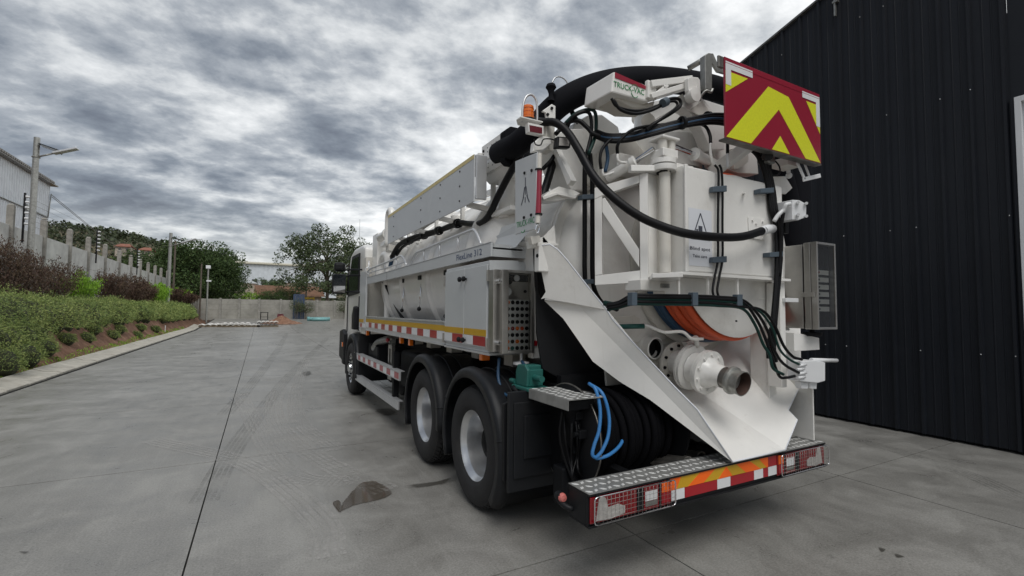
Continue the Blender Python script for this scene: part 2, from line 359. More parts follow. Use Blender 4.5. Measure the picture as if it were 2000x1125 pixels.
# yard: dark bedding sheet with a slab for every pour between the sawn joints
yard=MB()
ys=[-14,44,62,64]
for a,b in zip(ys,ys[1:]): yard.poly([(-4.3,a,g(a)-.03),(16,a,g(a)-.03),(16,b,g(b)-.03),(-4.3,b,g(b)-.03)])
yd=yard.build('concrete_yard',M['joint']); struct(yd)
XJ=[-4.28,-.37,2.6,5.45,8.4,12]; YJ=[-12,-8.4,-4.6,-.9,2.78,6.25,9.9,13.6,17.4,21.2,25,29,33,37,41,44,49,54,59,63.6]
GAP=.006
def jx(x,y): return x+.0035*(y-3)
for i in range(len(XJ)-1):
    for j in range(len(YJ)-1):
        a,b=YJ[j]+GAP,YJ[j+1]-GAP
        x0,x1=XJ[i],XJ[i+1]
        B=[(jx(x0,a)+GAP,a),(jx(x1,a)-GAP,a),(jx(x1,b)-GAP,b),(jx(x0,b)+GAP,b)]
        mb=MB(); mb.loft([(x,y,g(y)-.022) for x,y in B],[(x,y,g(y)) for x,y in B])
        mb.build('slab',M['conc'],yd)
# far right of the yard beyond the last joint, behind everything
mb=MB(); mb.box(12.02,16,-12,63,-.02,0); mb.build('slab',M['conc'],yd)
# puddle and wet marks
M['wet']=pmat('wet_concrete',(.075,.075,.068),.22,spec=.6,var=.3,vscale=6)
M['water']=pmat('puddle_water',(.04,.037,.03),.035,spec=.6)
def wetmat(name,core,rough,thr):
    m=bpy.data.materials.new(name); m.use_nodes=True; nt=m.node_tree; b=nt.nodes['Principled BSDF']; b.inputs['Base Color'].default_value=(*core,1)
    b.inputs['Roughness'].default_value=rough; b.inputs['Specular IOR Level'].default_value=.6
    a=nt.nodes.new('ShaderNodeAttribute'); a.attribute_name='inner'; vec=nt.nodes.new('ShaderNodeTexCoord').outputs['Object']
    f=mathn(nt,'ADD',a.outputs['Fac'],mathn(nt,'MULTIPLY',mathn(nt,'SUBTRACT',noise(nt,vec,9,6,.7),.5),1.1))
    nt.links.new(ramp(nt,f,thr),b.inputs['Alpha']); return m
M['wet']=wetmat('wet_concrete',(.075,.07,.06),.35,[(.15,(0,0,0)),(.9,(.75,.75,.75))]); M['water']=wetmat('puddle_water',(.085,.072,.058),.07,[(.20,(0,0,0)),(.36,(.95,.95,.95))])
def blob(name,pts,mat,z,seg=5,jit=.015,grow=1.25):
    P=spl(pts,seg,True); c=sum(P,Vector())/len(P); n=len(P); V=[];A=[]
    for s,a in ((grow,0.),(1.0,.35),(.75,.8),(.4,1.)):
        for p in P: q=c+(p-c)*s; V.append((q.x,q.y,z)); A.append(a)
    V.append((c.x,c.y,z)); A.append(1.)
    Fa=[(r*n+i,r*n+(i+1)%n,(r+1)*n+(i+1)%n,(r+1)*n+i) for r in range(3) for i in range(n)]+[(3*n+i,3*n+(i+1)%n,4*n) for i in range(n)]
    me=bpy.data.meshes.new(name); me.from_pydata(V,[],Fa); at_=me.attributes.new('inner','FLOAT','POINT'); at_.data.foreach_set('value',A); me.materials.append(mat)
    o=bpy.data.objects.new(name,me); C.objects.link(o); return struct(o)
pp=[at(a,b,z=0) for a,b in ((662,998),(680,970),(705,945),(728,941),(752,950),(764,964),(748,974),(722,980),(690,988))]
blob('puddle',pp,M['water'],.0044,grow=1.08); 0
pp=[at(a,b,z=0) for a,b in ((650,984),(660,978),(666,984),(666,1000),(660,998))]
blob('wet_patch',pp,M['water'],.0048,grow=1.05)
for L in (((800,948),(830,944),(860,940),(880,934),(872,944),(840,950),(812,953)),((735,800),(760,798),(775,806),(758,812),(742,808)),((590,728),(604,725),(608,731),(596,734)),((1716,1070),(1730,1074),(1722,1079)),((1748,1082),(1766,1088),(1752,1090)),((38,1078),(55,1078),(48,1082))):
    blob('wet_patch',[at(a,b,z=0) for a,b in L],M['wet'],.004,grow=1.5)
# tyre tracks: curved scrub bands left by turning trucks, built as a dusty film 3 mm above the slab
def film(name,col,alpha):
    m=bpy.data.materials.new(name); m.use_nodes=True; nt=m.node_tree; b=nt.nodes['Principled BSDF']; b.inputs['Roughness'].default_value=.8
    b.inputs['Base Color'].default_value=(*col,1); vec=nt.nodes.new('ShaderNodeTexCoord').outputs['Object']
    f=mathn(nt,'MULTIPLY',ramp(nt,noise(nt,vec,1.6,5,.7,.4),[(.32,(0,0,0)),(.60,(1,1,1))]),ramp(nt,noise(nt,vec,26,4,.7),[(.36,(.1,.1,.1)),(.56,(1,1,1))]))
    nt.links.new(mathn(nt,'MULTIPLY',f,alpha),b.inputs['Alpha']); return m
M['dust']=film('dust_film',(.44,.43,.41),.6); M['rubbermark']=film('rubber_mark',(.11,.11,.10),.28)
def track(px,w,mat,z,lugs=False):
    P=spl([at(a,b,z=0) for a,b in px],10); mb=MB()
    for i in range(len(P)-1):
        t=(P[i+1]-P[i]).normalized(); s=Vector((-t.y,t.x,0))
        for k in range(5):
            o0=-w/2+w*k/5; o1=o0+w/5*.72
            q=[P[i]+s*o0,P[i]+s*o1,P[i+1]-t*(.02 if lugs else 0)+s*o1,P[i+1]-t*(.02 if lugs else 0)+s*o0]
            mb.poly([(p.x,p.y,z) for p in q])
    o=mb.build('tyre_track',mat); struct(o)
track([(545,760),(535,800),(560,850),(640,905),(760,960)],.30,M['dust'],.0046,True)
track([(470,770),(500,830),(545,900),(600,935),(700,940)],.28,M['dust'],.0042,True)
track([(600,700),(580,760),(585,820),(660,880)],.26,M['dust'],.005,True)
track([(300,860),(480,905),(620,1010),(640,1090)],.28,M['dust'],.0038)
track([(560,650),(545,680),(500,740),(440,810)],.25,M['rubbermark'],.0034)
track([(640,660),(610,690),(560,740),(470,860),(400,980)],.25,M['rubbermark'],.003)
track([(1640,850),(1750,880),(1900,930),(2000,975)],.25,M['rubbermark'],.0034)
# ---- kerb: precast blocks, one by one
kb=MB(); kb.box(-4.9,-4.29,7,52,-.04,.0); kerb=kb.build('kerb',M['joint']); struct(kerb)
y=7.0; meshes={}
i=0
while y<50:
    gy=g(y); dz=random.uniform(-.008,.008); t=random.uniform(-.012,.012)
    mb=MB(); L=.96; x0=-4.86+t; x1=-4.30+t
    prof=[(x0,.0),(x1,.0),(x1,.05+dz),(x1-.10,.085+dz),(x1-.34,.10+dz),(x0,.17+dz)]
    mb.prism([(a,y,b+gy) for a,b in prof],(random.uniform(-.01,.01),L,0)); mb.build('kerb_block',M['kerb'],kerb,bevel=.008,seg=1)
    y+=1.0
# ---- embankment
def emb_z(x,y):
    prof=[(-4.8,.0),(-5.0,.12),(-5.35,.40),(-5.75,.95),(-6.2,1.45),(-6.7,1.80),(-7.5,1.95),(-9.0,2.0),(-30,2.4)]
    for (a,za),(b,zb) in zip(prof,prof[1:]):
        if b<=x<=a: 
            t=(a-x)/(a-b); z=za+(zb-za)*t; break
    else: z=0 if x>-4.8 else 2.0
    n=(math.sin(x*3.1+y*1.7)+math.sin(y*3.3-x*2.1)+math.sin(y*.9+x))*.035*(1 if x<-5 else .3)
    return z+n
xs=[-4.84,-4.95,-5.1,-5.25,-5.4,-5.55,-5.7,-5.85,-6.0,-6.2,-6.4,-6.6,-6.9,-7.3,-8,-9,-12,-20,-40]; yy=[4+.45*k for k in range(150)]
V=[(x+random.uniform(-.02,.02)*(x<-4.9),y,emb_z(x,y)+(0 if x<-5.9 else 0)) for y in yy for x in xs]; nx=len(xs)
Fq=[(j*nx+i,j*nx+i+1,(j+1)*nx+i+1,(j+1)*nx+i) for j in range(len(yy)-1) for i in range(nx-1)]
struct(fast_mesh('embankment',np.array(V),np.array(Fq),M['soil'],smooth=True))
# ---- foliage builders
def mound(px,py,pz,rx,ry,rz,n,lean=0):
    """points on and just under a lumpy dome"""
    u=rng.uniform(0,2*np.pi,n); w=np.arccos(rng.uniform(-.25,1,n)); k=rng.uniform(.80,1.04,n)
    bump=1+.10*np.sin(5*u+px*3)+.08*np.sin(7*w+4*u+py)
    d=np.stack([np.sin(w)*np.cos(u),np.sin(w)*np.sin(u),np.cos(w)],1)
    P=d*np.array([rx,ry,rz])*(k*bump)[:,None]+np.array([px,py,pz])
    return P,d
def mound_obj(name,specs,mat,leaf,dens,kind=None):
    VV=[];FF=[];b=0;core_idx=[]
    for (x,y,z,rx,ry,rz) in specs:
        dist=math.hypot(x,y); n=int(dens*rx*ry*min(1.6,(14/dist)**1.0))
        P,d=mound(x,y,z,rx,ry,rz,n); s=leaf*max(1,dist/15)
        V,Fc=leaf_arrays(P,s,3.6,d*1.4+np.array([.25,0,-.15])); VV.append(V);FF.append(Fc+b);b+=len(V)
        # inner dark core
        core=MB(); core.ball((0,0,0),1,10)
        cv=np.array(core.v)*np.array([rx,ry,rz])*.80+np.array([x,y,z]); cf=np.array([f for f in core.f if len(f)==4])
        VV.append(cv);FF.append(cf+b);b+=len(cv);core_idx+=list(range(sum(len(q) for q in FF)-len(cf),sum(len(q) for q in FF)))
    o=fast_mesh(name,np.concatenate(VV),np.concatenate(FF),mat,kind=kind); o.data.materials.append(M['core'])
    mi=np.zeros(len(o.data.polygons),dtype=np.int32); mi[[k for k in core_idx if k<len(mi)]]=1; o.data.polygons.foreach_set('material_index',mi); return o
up=[]; y=9.5
while y<58:
    r=random.uniform(.55,.85); up.append((-6.35+random.uniform(-.15,.15),y,1.22+random.uniform(-.1,.1),1.0+random.uniform(-.1,.1),.50,0.90+random.uniform(-.16,.12))); 
    up.append((-7.2,y+.4,1.66,.75,.6,random.uniform(.38,.5))); y+=random.uniform(.85,1.0)
y=9
while y<18.5: up.append((-5.75+random.uniform(-.1,.1),y,.85,.75,.48,.55)); y+=.92
y=39
while y<57: up.append((-5.75,y,.95+random.uniform(-.1,.1),.5,.62,.42)); y+=.95
tag(mound_obj('groundcover',up,M['lf_mound'],.042,13000,'stuff'),'dense green ground cover spilling over the top of the bank','ground cover')
sm=[(-5.25,10.3,.36,.62,.72,.55),(-5.2,11.9,.34,.58,.62,.50),(-5.3,13.3,.42,.62,.62,.55),(-5.2,14.9,.38,.55,.62,.48),(-5.3,16.4,.42,.55,.58,.46),
    (-5.35,18.0,.5,.42,.5,.36)]
lab=['round green shrub in the near corner beside the kerb','green shrub second along the kerb from the near corner','rounded green shrub bulging over the kerb, third from the near corner',
'green shrub fourth along the kerb below the thick ground cover','green shrub fifth along the kerb, just before the bare soil','last full green shrub where the bare red soil begins']
for s,l in zip(sm,lab):
    tag(mound_obj('bank_shrub',[s],M['lf_mound'],.040,15000),l,'shrub','rounded shrubs along the foot of the bank')
sml=[(-5.5,20.5,.62),(-5.45,22.3,.55),(-5.6,23.8,.8),(-5.4,25.6,.5),(-5.55,27.4,.66),(-5.25,29.3,.3),(-5.5,31.5,.6),(-5.3,34.5,.4)]
for k,(x,y,z) in enumerate(sml):
    o=mound_obj('small_shrub',[(x,y,z,.30,.38,.26)],M['lf_mound'],.038,18000)
    tag(o,'small dark green tuft on the bare red slope, '+['nearest to the viewer','second nearest','third from the near end','fourth from the near end','fourth from the far end','third from the far end','low beside the kerb','farthest'][k],'shrub','small tufts on the bare red slope')
# grass at the foot
n=2600; P=np.stack([rng.uniform(-5.15,-4.85,n),rng.uniform(9,45,n),np.zeros(n)],1); P[:,2]=np.array([emb_z(a,b) for a,b in P[:,:2]])+.03
V,Fc=leaf_arrays(P,.12,7,(0,0,2.2)); o=fast_mesh('grass',V,Fc,M['lf_lime'],kind='stuff'); tag(o,'thin grass along the foot of the bank behind the kerb','grass')
def bush(name,x,y,w,h,mat,label,group,n,leaf,upv):
    t=thing(name,label,'bush',(x,y,1.9),group)
    ns=34; sb=MB(); pts=[]
    for i in range(ns):
        a=random.uniform(0,6.28); rr=random.random()**.6; tx=math.cos(a)*rr*w; ty=math.sin(a)*rr*w*1.1; hh=h*(1-.35*rr*rr)*random.uniform(.78,1.12)
        P=spl([(x+tx*.25,y+ty*.25,1.8),(x+tx*.6,y+ty*.6,1.9+hh*.5),(x+tx*1.0,y+ty*1.0,1.9+hh)],5); sb.tube(P,lambda q:.014*(1-q)+.003,4,caps=False)
        for _ in range(n//ns):
            q=random.random()**.7; p=P[min(len(P)-1,int(q*len(P)))]; s=.16*(1.15-q)+.05
            pts.append((p.x+random.gauss(0,s),p.y+random.gauss(0,s),p.z+random.gauss(0,s)))
    sb.build('stem',M['bark'],t)
    V,Fc=leaf_arrays(np.array(pts),leaf,4.0,upv); fast_mesh('foliage',V,Fc,mat,t)
xb=-7.6
def ypx(px,x): return at(px,560,x=x).y
hd=[(8,'b',1.0,1.95,'dark brown feathery bush at the near end of the row above the bank'),(48,'b',1.0,1.75,'dark brown bush just in front of the nearest lamp pole'),(105,'b',1.05,1.75,'brown bush between the nearest lamp pole and the first lime bush'),(155,'l',.85,1.45,'bright lime green bush nearest to the viewer in the row'),
(212,'b',1.15,1.85,'wide brown bush just past the first lime bush'),(252,'b',1.25,1.95,'tall brown bush before the second lime bush'),(280,'b',1.0,1.7,'brown bush touching the second lime bush'),(308,'l',1.3,1.8,'lime green bush midway along the row'),(338,'b',1.5,1.95,'brown bush past the middle lime bush'),
(358,'b',1.5,1.75,'lower brown bush farther along the row'),(378,'l',1.6,1.8,'farthest lime green bush, near the end of the row'),(398,'b',2.0,1.6,'last olive brown bush before the back wall'),(414,'b',2.2,1.5,'far low brown bush where the row meets the back wall')]
for px,k,w,h,l in hd:
    yb=min(ypx(px,xb),60); 
    if yb<0: yb=60
    bush('brown_bush' if k=='b' else 'lime_bush',xb,yb,w,h,M['lf_brown'] if k=='b' else M['lf_lime'],l,'bushes in the row above the bank',5200 if k=='b' else 6500,.10*max(1,yb/25),(0,0,2.0))
# ---- boundary wall on the bank
XWL=-8.7
bw=thing('boundary_wall','long precast concrete boundary wall with tall posts above the bank','wall',(XWL,30,2))
py=[ypx(p,XWL) for p in (6,73.7,126,164,198,226.6,250,269,285,299,311,324)]
py=[py[0]-6.2,py[0]-3.1]+py
while py[-1]<66: py.append(py[-1]+3.3)
for i,yv in enumerate(py):
    mb=MB(); mb.prism([(XWL-.02,yv-.08,1.8),(XWL+.2,yv-.08,1.8),(XWL+.2,yv+.08,1.8),(XWL-.02,yv+.08,1.8)],(0,0,3.85+random.uniform(-.05,.05)))
    mb.loft([(XWL-.02,yv-.08,5.66),(XWL+.2,yv-.08,5.66),(XWL+.2,yv+.08,5.66),(XWL-.02,yv+.08,5.66)],[(XWL+.03,yv-.04,5.74),(XWL+.15,yv-.04,5.74),(XWL+.15,yv+.04,5.74),(XWL+.03,yv+.04,5.74)])
    mb.build('post',M['precast2'],bw,bevel=.01,seg=1)
    if i+1<len(py):
        for k in range(3):
            mb=MB(); z0=1.9+k*1.0; mb.box(XWL+.03+random.uniform(-.008,.008),XWL+.10,yv+.082,py[i+1]-.082,z0+.006,z0+.994); mb.build('panel',M['precast'],bw,bevel=.008,seg=1)
# electric fence brackets
for k,px in enumerate((17,171,256)):
    yv=ypx(px,XWL); t=thing('fence_bracket',['nearest black electric fence bracket with white insulators on the wall','middle black electric fence bracket with insulators on the wall','farthest black electric fence bracket on the boundary wall'][k],'fence bracket',(XWL,yv,4.6),'electric fence brackets on the wall')
    mb=MB(); mb.box(XWL+.28,XWL+.34,yv-.03,yv+.03,4.3,6.3); mb.build('bracket_post',M['black'],t)
    for q in range(6):
        z=5.05+q*.22; ib=MB(); ib.cyl((XWL+.34,yv,z),(XWL+.46,yv,z),.05,.035,10); ib.build('insulator',M['tapewhite'],t)
        wb=MB()
        if k==0:
            ys_=[ypx(17,XWL),ypx(171,XWL),ypx(256,XWL),ypx(324,XWL)]
            P=[(XWL+.44,a,z-.02) for a in ys_]; wb.tube(P,.005,4); w=wb.build('fence_wire',M['worn']); tag(w,['lowest','second lowest','third lowest','third highest','second highest','topmost'][q]+' electric fence wire strung above the boundary wall','wire','electric fence wires above the wall')
# ---- lamp posts
def lamp_post(x,y,h,r,label,scale=1,name='street_lamp'):
    t=thing(name,label,'street lamp',(x,y,1.9),'solar street lamps along the wall')
    mb=MB(); mb.lathe((x,y,1.7),(0,0,1),[(r,0),(r*.85,h-1.7),(.001,h-1.69)],16); mb.build('pole',M['galv'],t)
    s=scale; z=h-1.9*s*.42
    a=Vector((x,y,z)); b=a+Vector((.55*s,-.1*s,.22*s)); e=b+Vector((.75*s,-.1*s,.30*s))
    mb=MB(); mb.tube([a,b],.035*s,8); mb.torus(a,(0,0,1),r*1.05,.02,12,6); mb.build('arm',M['galv'],t)
    mb=MB(); d=(e-b); mb.bar(b,e,.26*s,.07*s); mb.build('lamp_head',M['alu2'],t,bevel=.01)
    mb=MB(); mb.bar(a+Vector((.12*s,.0,.52*s)),a+Vector((.72*s,.0,.34*s)),.5*s,.04*s); mb.build('solar_panel',M['glass'],t)
    mb=MB(); mb.tube([a+Vector((.5*s,.2*s,.5*s)),a+Vector((.7*s,.25*s,.3*s))],.03*s,6); mb.build('bracket',M['galv'],t)
lamp_post(-8.0,25.4,8.5,.115,'near solar street lamp on a tall grey pole rising from the brown bushes')
q=at(334,455,x=-7.6); lamp_post(-7.6,q.y,q.z,.16,'far solar street lamp on a pole beyond the brown bushes',1.6)
# ---- white shed beyond the wall
sh=thing('white_shed','white corrugated metal shed with a dark roof edge beyond the boundary wall','shed',(-16,45,2))
XS=-16.; cy=at(97,365,x=XS).y
topz=lambda y:12.15
mb=MB(); P=[]
y=16.0; k=0
while y<cy-.01:
    y2=min(y+.19,cy); P.append((XS+(.05 if k%2 else 0),y)); P.append((XS+(.05 if k%2 else 0),y2-.04)); y=y2;k+=1
P.append((XS,cy))
for a,b in zip(P,P[1:]): mb.poly([(a[0],a[1],7.0),(b[0],b[1],7.0),(b[0],b[1],12.2),(a[0],a[1],12.2)])
mb.build('upper_cladding',M['white2'],sh)
mb=MB(); mb.box(XS-12,XS+.06,16,cy,.5,7.0); mb.box(XS-12,XS-.02,16,cy-.02,7.01,12.1); mb.build('wall',M['white2'],sh)
mb=MB(); 
for k in range(110):
    y=16+k*.34
    if y<cy+.4: mb.box(XS-12.3,XS+.5,y,y+.2,12.2,12.36)
mb.box(XS-12.3,XS+.45,16,cy+.4,12.12,12.22); mb.build('roof',M['worn'],sh)
mb=MB(); mb.tube([(XS+.12,16,9.2),(XS+.12,cy-.4,9.3)],.05,6); mb.tube([(XS+.12,cy-.4,9.3),(XS+.16,cy-.1,11.4)],.04,6); mb.box(XS+.07,XS+.3,cy-5,cy-4.5,9.1,9.55); mb.build('conduit',M['galv'],sh)
for k in range(2):
    a=Vector((XS+.2,cy-.05,11.3-k*.15)); b=Vector((-30,220,24)); P=[a.lerp(b,i/14)+Vector((0,0,-5.0*math.sin(math.pi*i/14))) for i in range(15)]
    mb=MB(); mb.tube(P,.03,4); tag(mb.build('power_cable',M['worn']),['upper','lower'][k]+' overhead cable running from the white shed to the far hill','cable','overhead cables from the shed')
# ================================================================== FAR BACKGROUND
# ---- hill
def hill_z(x,y):
    ridge=np.interp(x,[-420,-300,-150,-92,-70,-50,-30,-10,10,60,200],[40,46,42,38.5,37,35.5,31,25,20,18,14])
    t=np.clip((y-130)/170,0,1); t=t*t*(3-2*t); d=np.clip((y-300)/200,0,1)
    return ridge*t*(1-.3*d)+1.2*np.sin(x*.09+y*.05)*t+.8*np.sin(x*.21-y*.13)*t
gx=np.linspace(-420,260,100); gy=np.linspace(110,520,50)
XX,YY=np.meshgrid(gx,gy); ZZ=hill_z(XX,YY); V=np.stack([XX,YY,ZZ],2).reshape(-1,3); nx=100
I=np.arange(50*100).reshape(50,100); Fq=np.stack([I[:-1,:-1],I[:-1,1:],I[1:,1:],I[1:,:-1]],2).reshape(-1,4)
M['hillsoil']=pmat('hill_ground',(.10,.085,.05),.95,var=.4,vscale=.15)
struct(fast_mesh('hill',V,Fq,M['hillsoil'],smooth=True))
def clumps(centers,rad,per,leaf,flat=.8):
    n=len(centers); c=np.repeat(centers,per,0); rr=np.repeat(rad,per)
    d=rng.normal(size=(n*per,3)); d/=np.linalg.norm(d,axis=1)[:,None]; k=rng.uniform(.5,1,n*per)**.5
    P=c+d*(rr*k)[:,None]*np.array([1,1,flat]); return leaf_arrays(P,np.repeat(rad,per)*leaf,1.6)
n=5200; x=rng.uniform(-200,60,n); y=rng.uniform(150,310,n); c=np.stack([x,y,hill_z(x,y)+.8],1)
V,Fc=clumps(c,rng.uniform(1.2,3.2,n),16,.5); tag(fast_mesh('hill_scrub',V,Fc,M['lf_hill'],kind='stuff'),'dark scrub covering the far hillside','scrub')
n=1500; x=rng.uniform(-120,0,n); y=rng.uniform(120,215,n); c=np.stack([x,y,hill_z(x,y)+1.2],1)
V,Fc=clumps(c,rng.uniform(1.4,3.0,n),22,.45); tag(fast_mesh('hill_foot_trees',V,Fc,leafmat('hill_foot_leaves',[(.04,.08,.02),(.08,.13,.03),(.13,.18,.05)]),kind='stuff'),'lighter green trees at the foot of the far hill','trees')
# little houses on the hill
M['roofred']=pmat('red_tile_roof',(.25,.10,.065),.8,var=.2,vscale=1)
M['housewall']=pmat('pale_house_wall',(.42,.36,.30),.8,var=.1)
for k,(px,py,w,l) in enumerate(((240,484,4.4,'leftmost red roofed house on the far hill'),(284,491,4,'second red roofed house on the far hill, right of the first'),(383,499,5,'pale roofed house on the hill behind the dark tree'),(262,499,3.4,'small house lower on the hill between the two red roofs'))):
    p=at(px,py,y=215+k*6); x,y,z=p
    t=thing('hill_house',l,'house',(x,y,z),'houses on the far hill'); mb=MB(); mb.box(x-w/2,x+w/2,y,y+7,z-3,z+.3); mb.build('wall',M['housewall'],t)
    mb=MB(); mb.prism([(x-w/2-.3,y-.6,z+.3),(x+w/2+.3,y-.6,z+.3),(x+w/2-.9,y+3.5,z+1.6),(x-w/2+.9,y+3.5,z+1.6)],(0,.01,.25)); mb.prism([(x-w/2-.3,y+7.6,z+.3),(x+w/2+.3,y+7.6,z+.3),(x+w/2-.9,y+3.6,z+1.6),(x-w/2+.9,y+3.6,z+1.6)],(0,.01,.25)); mb.build('roof',M['roofred'],t)
    for q in (-.28,.2):
        mb=MB(); mb.box(x+w*q,x+w*q+.7,y-.06,y-.003,z-.9,z-.1); mb.build('window',M['glass'],t)
# ---- trees
def tree(name,label,x,y,z0,h,cr,mat,nc,per,leaf,trunk_r=.2,crown_base=.3,seed=1,airy=1.0,group=None,rel=.85,clump=.16):
    rs=random.Random(seed); t=thing(name,label,'tree',(x,y,z0),group)
    tb=MB(); top=Vector((x+rs.uniform(-.4,.4),y,z0+h*.62)); P=spl([(x,y,z0-.3),(x+rs.uniform(-.2,.2),y+.1,z0+h*.3),top],6)
    tb.tube(P,lambda q:trunk_r*(1-.6*q),8); cen=[]
    for i in range(nc):
        a=rs.uniform(0,6.283); el=rs.uniform(-.35,1.0); rr=cr*rs.uniform(.35,1)**airy
        ce=Vector((x+math.cos(a)*rr*math.cos(el*.9),y+math.sin(a)*rr*math.cos(el*.9)*rel,z0+h*crown_base+(h*(1-crown_base))*(.42+.52*math.sin(el)*rs.uniform(.7,1.05))))
        cen.append(ce)
    for ce in cen[::max(1,nc//16)]:
        st=P[rs.randrange(len(P)//2,len(P))]; m_=(st+ce)/2+Vector((0,0,.12*h*rs.random())); tb.tube(spl([st,m_,ce],4),lambda q:trunk_r*.38*(1-q)+.015,5)
    tb.build('trunk',M['bark'],t)
    c=np.array([tuple(p) for p in cen]); V,Fc=clumps(c,rng.uniform(.6,1.25,nc)*h*clump,per,leaf,.7)
    fast_mesh('crown',V,Fc,mat,t); return t
q=at(650,600,y=46)
tree('acacia_tree','large airy feathery tree behind the back wall, beside the truck cab',8.0,66,.6,13.4,6.4,M['lf_acacia'],230,95,.26,.26,.0,3,.75,clump=.070)
tree('acacia_tree','second feathery tree partly hidden behind the truck cab',14.5,70,.6,12.5,6,M['lf_acacia'],150,110,.24,.22,.05,9,.7,clump=.08)
G='trees beyond the back wall'
for a in (('dark_tree','dense dark tree left of the white warehouse, its top just past the far lamp',-6.6,66,9.6,4.6,120,5,M['lf_dark']),
          ('dark_tree','dark tree right end of the dense clump, next to the warehouse roof',-4.2,74,7.2,3.2,90,6,M['lf_dark']),
          ('dark_tree','dark round tree at the left end of the dense clump, by the far lamp',-11.2,72,8.6,3.8,90,7,M['lf_dark']),
          ('dark_tree','low dark tree in front of the warehouse wall',8.2,118,8.2,6.0,70,8,M['lf_dark']),
          ('dark_tree','low dark spreading tree below the middle of the warehouse',1.5,120,8.4,6.0,70,18,M['lf_dark']),
          ('round_shrub_tree','mid green round shrub over the back wall left of the gate',1.6,66,3.9,1.8,45,10,M['lf_dark']),
          ('round_shrub_tree','bushy dark green shrub over the left part of the back wall',3.2,67,4.1,2.0,45,12,M['lf_dark'])):
    n_,l_,x_,y_,h_,c_,nc_,sd_,m_=a; tree(n_,l_,x_,y_,.6,h_,c_,m_,nc_,250,.14,.2,.1,sd_,.7,G)
tree('lime_shrub_tree','bright yellow green shrub showing over the back wall',-.6,67,.6,3.7,1.9,M['lf_lime'],34,110,.2,.1,.1,14,.7,G)
tree('lime_shrub_tree','pale green low shrub left of the bright shrub over the wall',-3.0,66,.6,3.1,1.6,leafmat('pale_leaves',[(.06,.11,.03),(.1,.17,.05),(.15,.22,.07)]),30,110,.2,.1,.1,15,.7,G)
for k,(x_,h_) in enumerate(((4.0,2.6),(5.0,2.2),(9.6,2.4))):
    tree('wall_shrub',['dark creeper shrub against the back wall left of the blue gate','dark shrub touching the left side of the blue gate','dark creeper on the back wall near the truck'][k],x_,60.9,.55,h_,1.0,M['lf_acacia'],26,90,.18,.05,.1,20+k,.6,'shrubs against the back wall')
# ---- warehouse
wz=at(465,513,y=140).z; wh=thing('warehouse','long white warehouse with a pale roof beyond the trees','warehouse',(0,145,8))
xa=at(462,520,y=140).x; xb_=at(598,520,y=140).x+8
mb=MB(); k=0; x=xa
while x<xb_: mb.box(x,x+.5,140-(.08 if k%2 else 0),141,5,wz-.1); x+=.5; k+=1
mb.box(xa,xb_,141,165,5,wz-.2); mb.build('wall',M['white2'],wh)
mb=MB(); mb.prism([(xa-.6,139.4,wz-.15),(xb_+.5,139.4,wz-.15),(xb_+.5,152,wz+1.2),(xa-.6,152,wz+1.2)],(0,0,.3)); mb.build('roof',pmat('pale_roof',(.55,.52,.42),.6,var=.1),wh)
for k in range(9):
    mb=MB(); x=xa+1.5+k*2.1; mb.box(x,x+1.3,139.84,139.9,8.2,9.5); mb.build('window',M['glass'],wh)
for k,(px,py,w,l) in enumerate(((475,549,4.5,'small white tent roof below the left of the warehouse'),(585,549,6,'pale roofed shed below the right end of the warehouse'),(350,0,0,''))):
    if not w: continue
    p=at(px,py,y=105); x,y,z=p; t=thing('small_shed',l,'shed',(x,y,z-3)); mb=MB(); mb.box(x-w/2,x+w/2,y,y+4,z-3.5,z-.4); mb.build('wall',M['housewall'],t)
    mb=MB(); mb.prism([(x-w/2-.3,y-.3,z-.4),(x+w/2+.3,y-.3,z-.4),(x,y-.3,z+.8)],(0,4.6,0)); mb.build('roof',M['white2'],t)
# roof of the low house behind the wall
p=at(560,572,y=80); t=thing('low_house','low house with a brown tiled roof just over the back wall','house',(p.x,80,.6)); mb=MB(); mb.box(p.x-4,p.x+5,80,86,.2,p.z-.4); mb.build('wall',M['housewall'],t)
mb=MB()
for r_ in range(12):
    a=r_/12; mb.box(p.x-4.4,p.x+5.4,79.4+a*3.8,79.4+a*3.8+.36,p.z-.5+a*1.7,p.z-.36+a*1.7)
mb.build('roof',pmat('brown_tiles',(.26,.16,.11),.85,var=.25,vscale=2),t)
# ---- back wall
BY=62.0; bk=thing('back_wall','grey precast concrete wall closing the far end of the yard','wall',(3,BY,.6))
xs_=[at(p,605,y=BY).x for p in (430,467,506,548)]; d=xs_[2]-xs_[1]
while xs_[-1]<22: xs_.append(xs_[-1]+d)
xs_=[xs_[0]-2*d,xs_[0]-d]+xs_
gate0,gate1=at(573,600,y=BY).x,at(593,600,y=BY).x
for i,x in enumerate(xs_):
    mb=MB(); mb.box(x-.11,x+.11,BY-.14,BY+.12,.3,2.92); mb.build('post',M['precast2'],bk)
    if i+1<len(xs_):
        for k in range(4):
            a,b=x+.115,xs_[i+1]-.115
            for a1,b1 in ((a,min(b,gate0)),(max(a,gate1),b)) if not (b<gate0 or a>gate1) else ((a,b),):
                if b1-a1<.1: continue
                mb=MB(); mb.box(a1,b1,BY-.05+random.uniform(-.01,.01),BY+.05,.42+k*.60,.42+k*.60+.59); mb.build('panel',M['precast_back'],bk)
M['bluegate']=pmat('blue_gate_sheet',(.04,.065,.12),.5,var=.2,vscale=2)
t=thing('blue_gate','dark blue sheet metal door in the back wall','gate',((gate0+gate1)/2,BY,.6)); 
for k in range(7):
    a=gate0+(gate1-gate0)*k/7; mb=MB(); mb.box(a+.01,a+(gate1-gate0)/7-.01,BY-.40-(k%2)*.03,BY-.34,.55,3.45); mb.build('sheet',M['bluegate'],t)
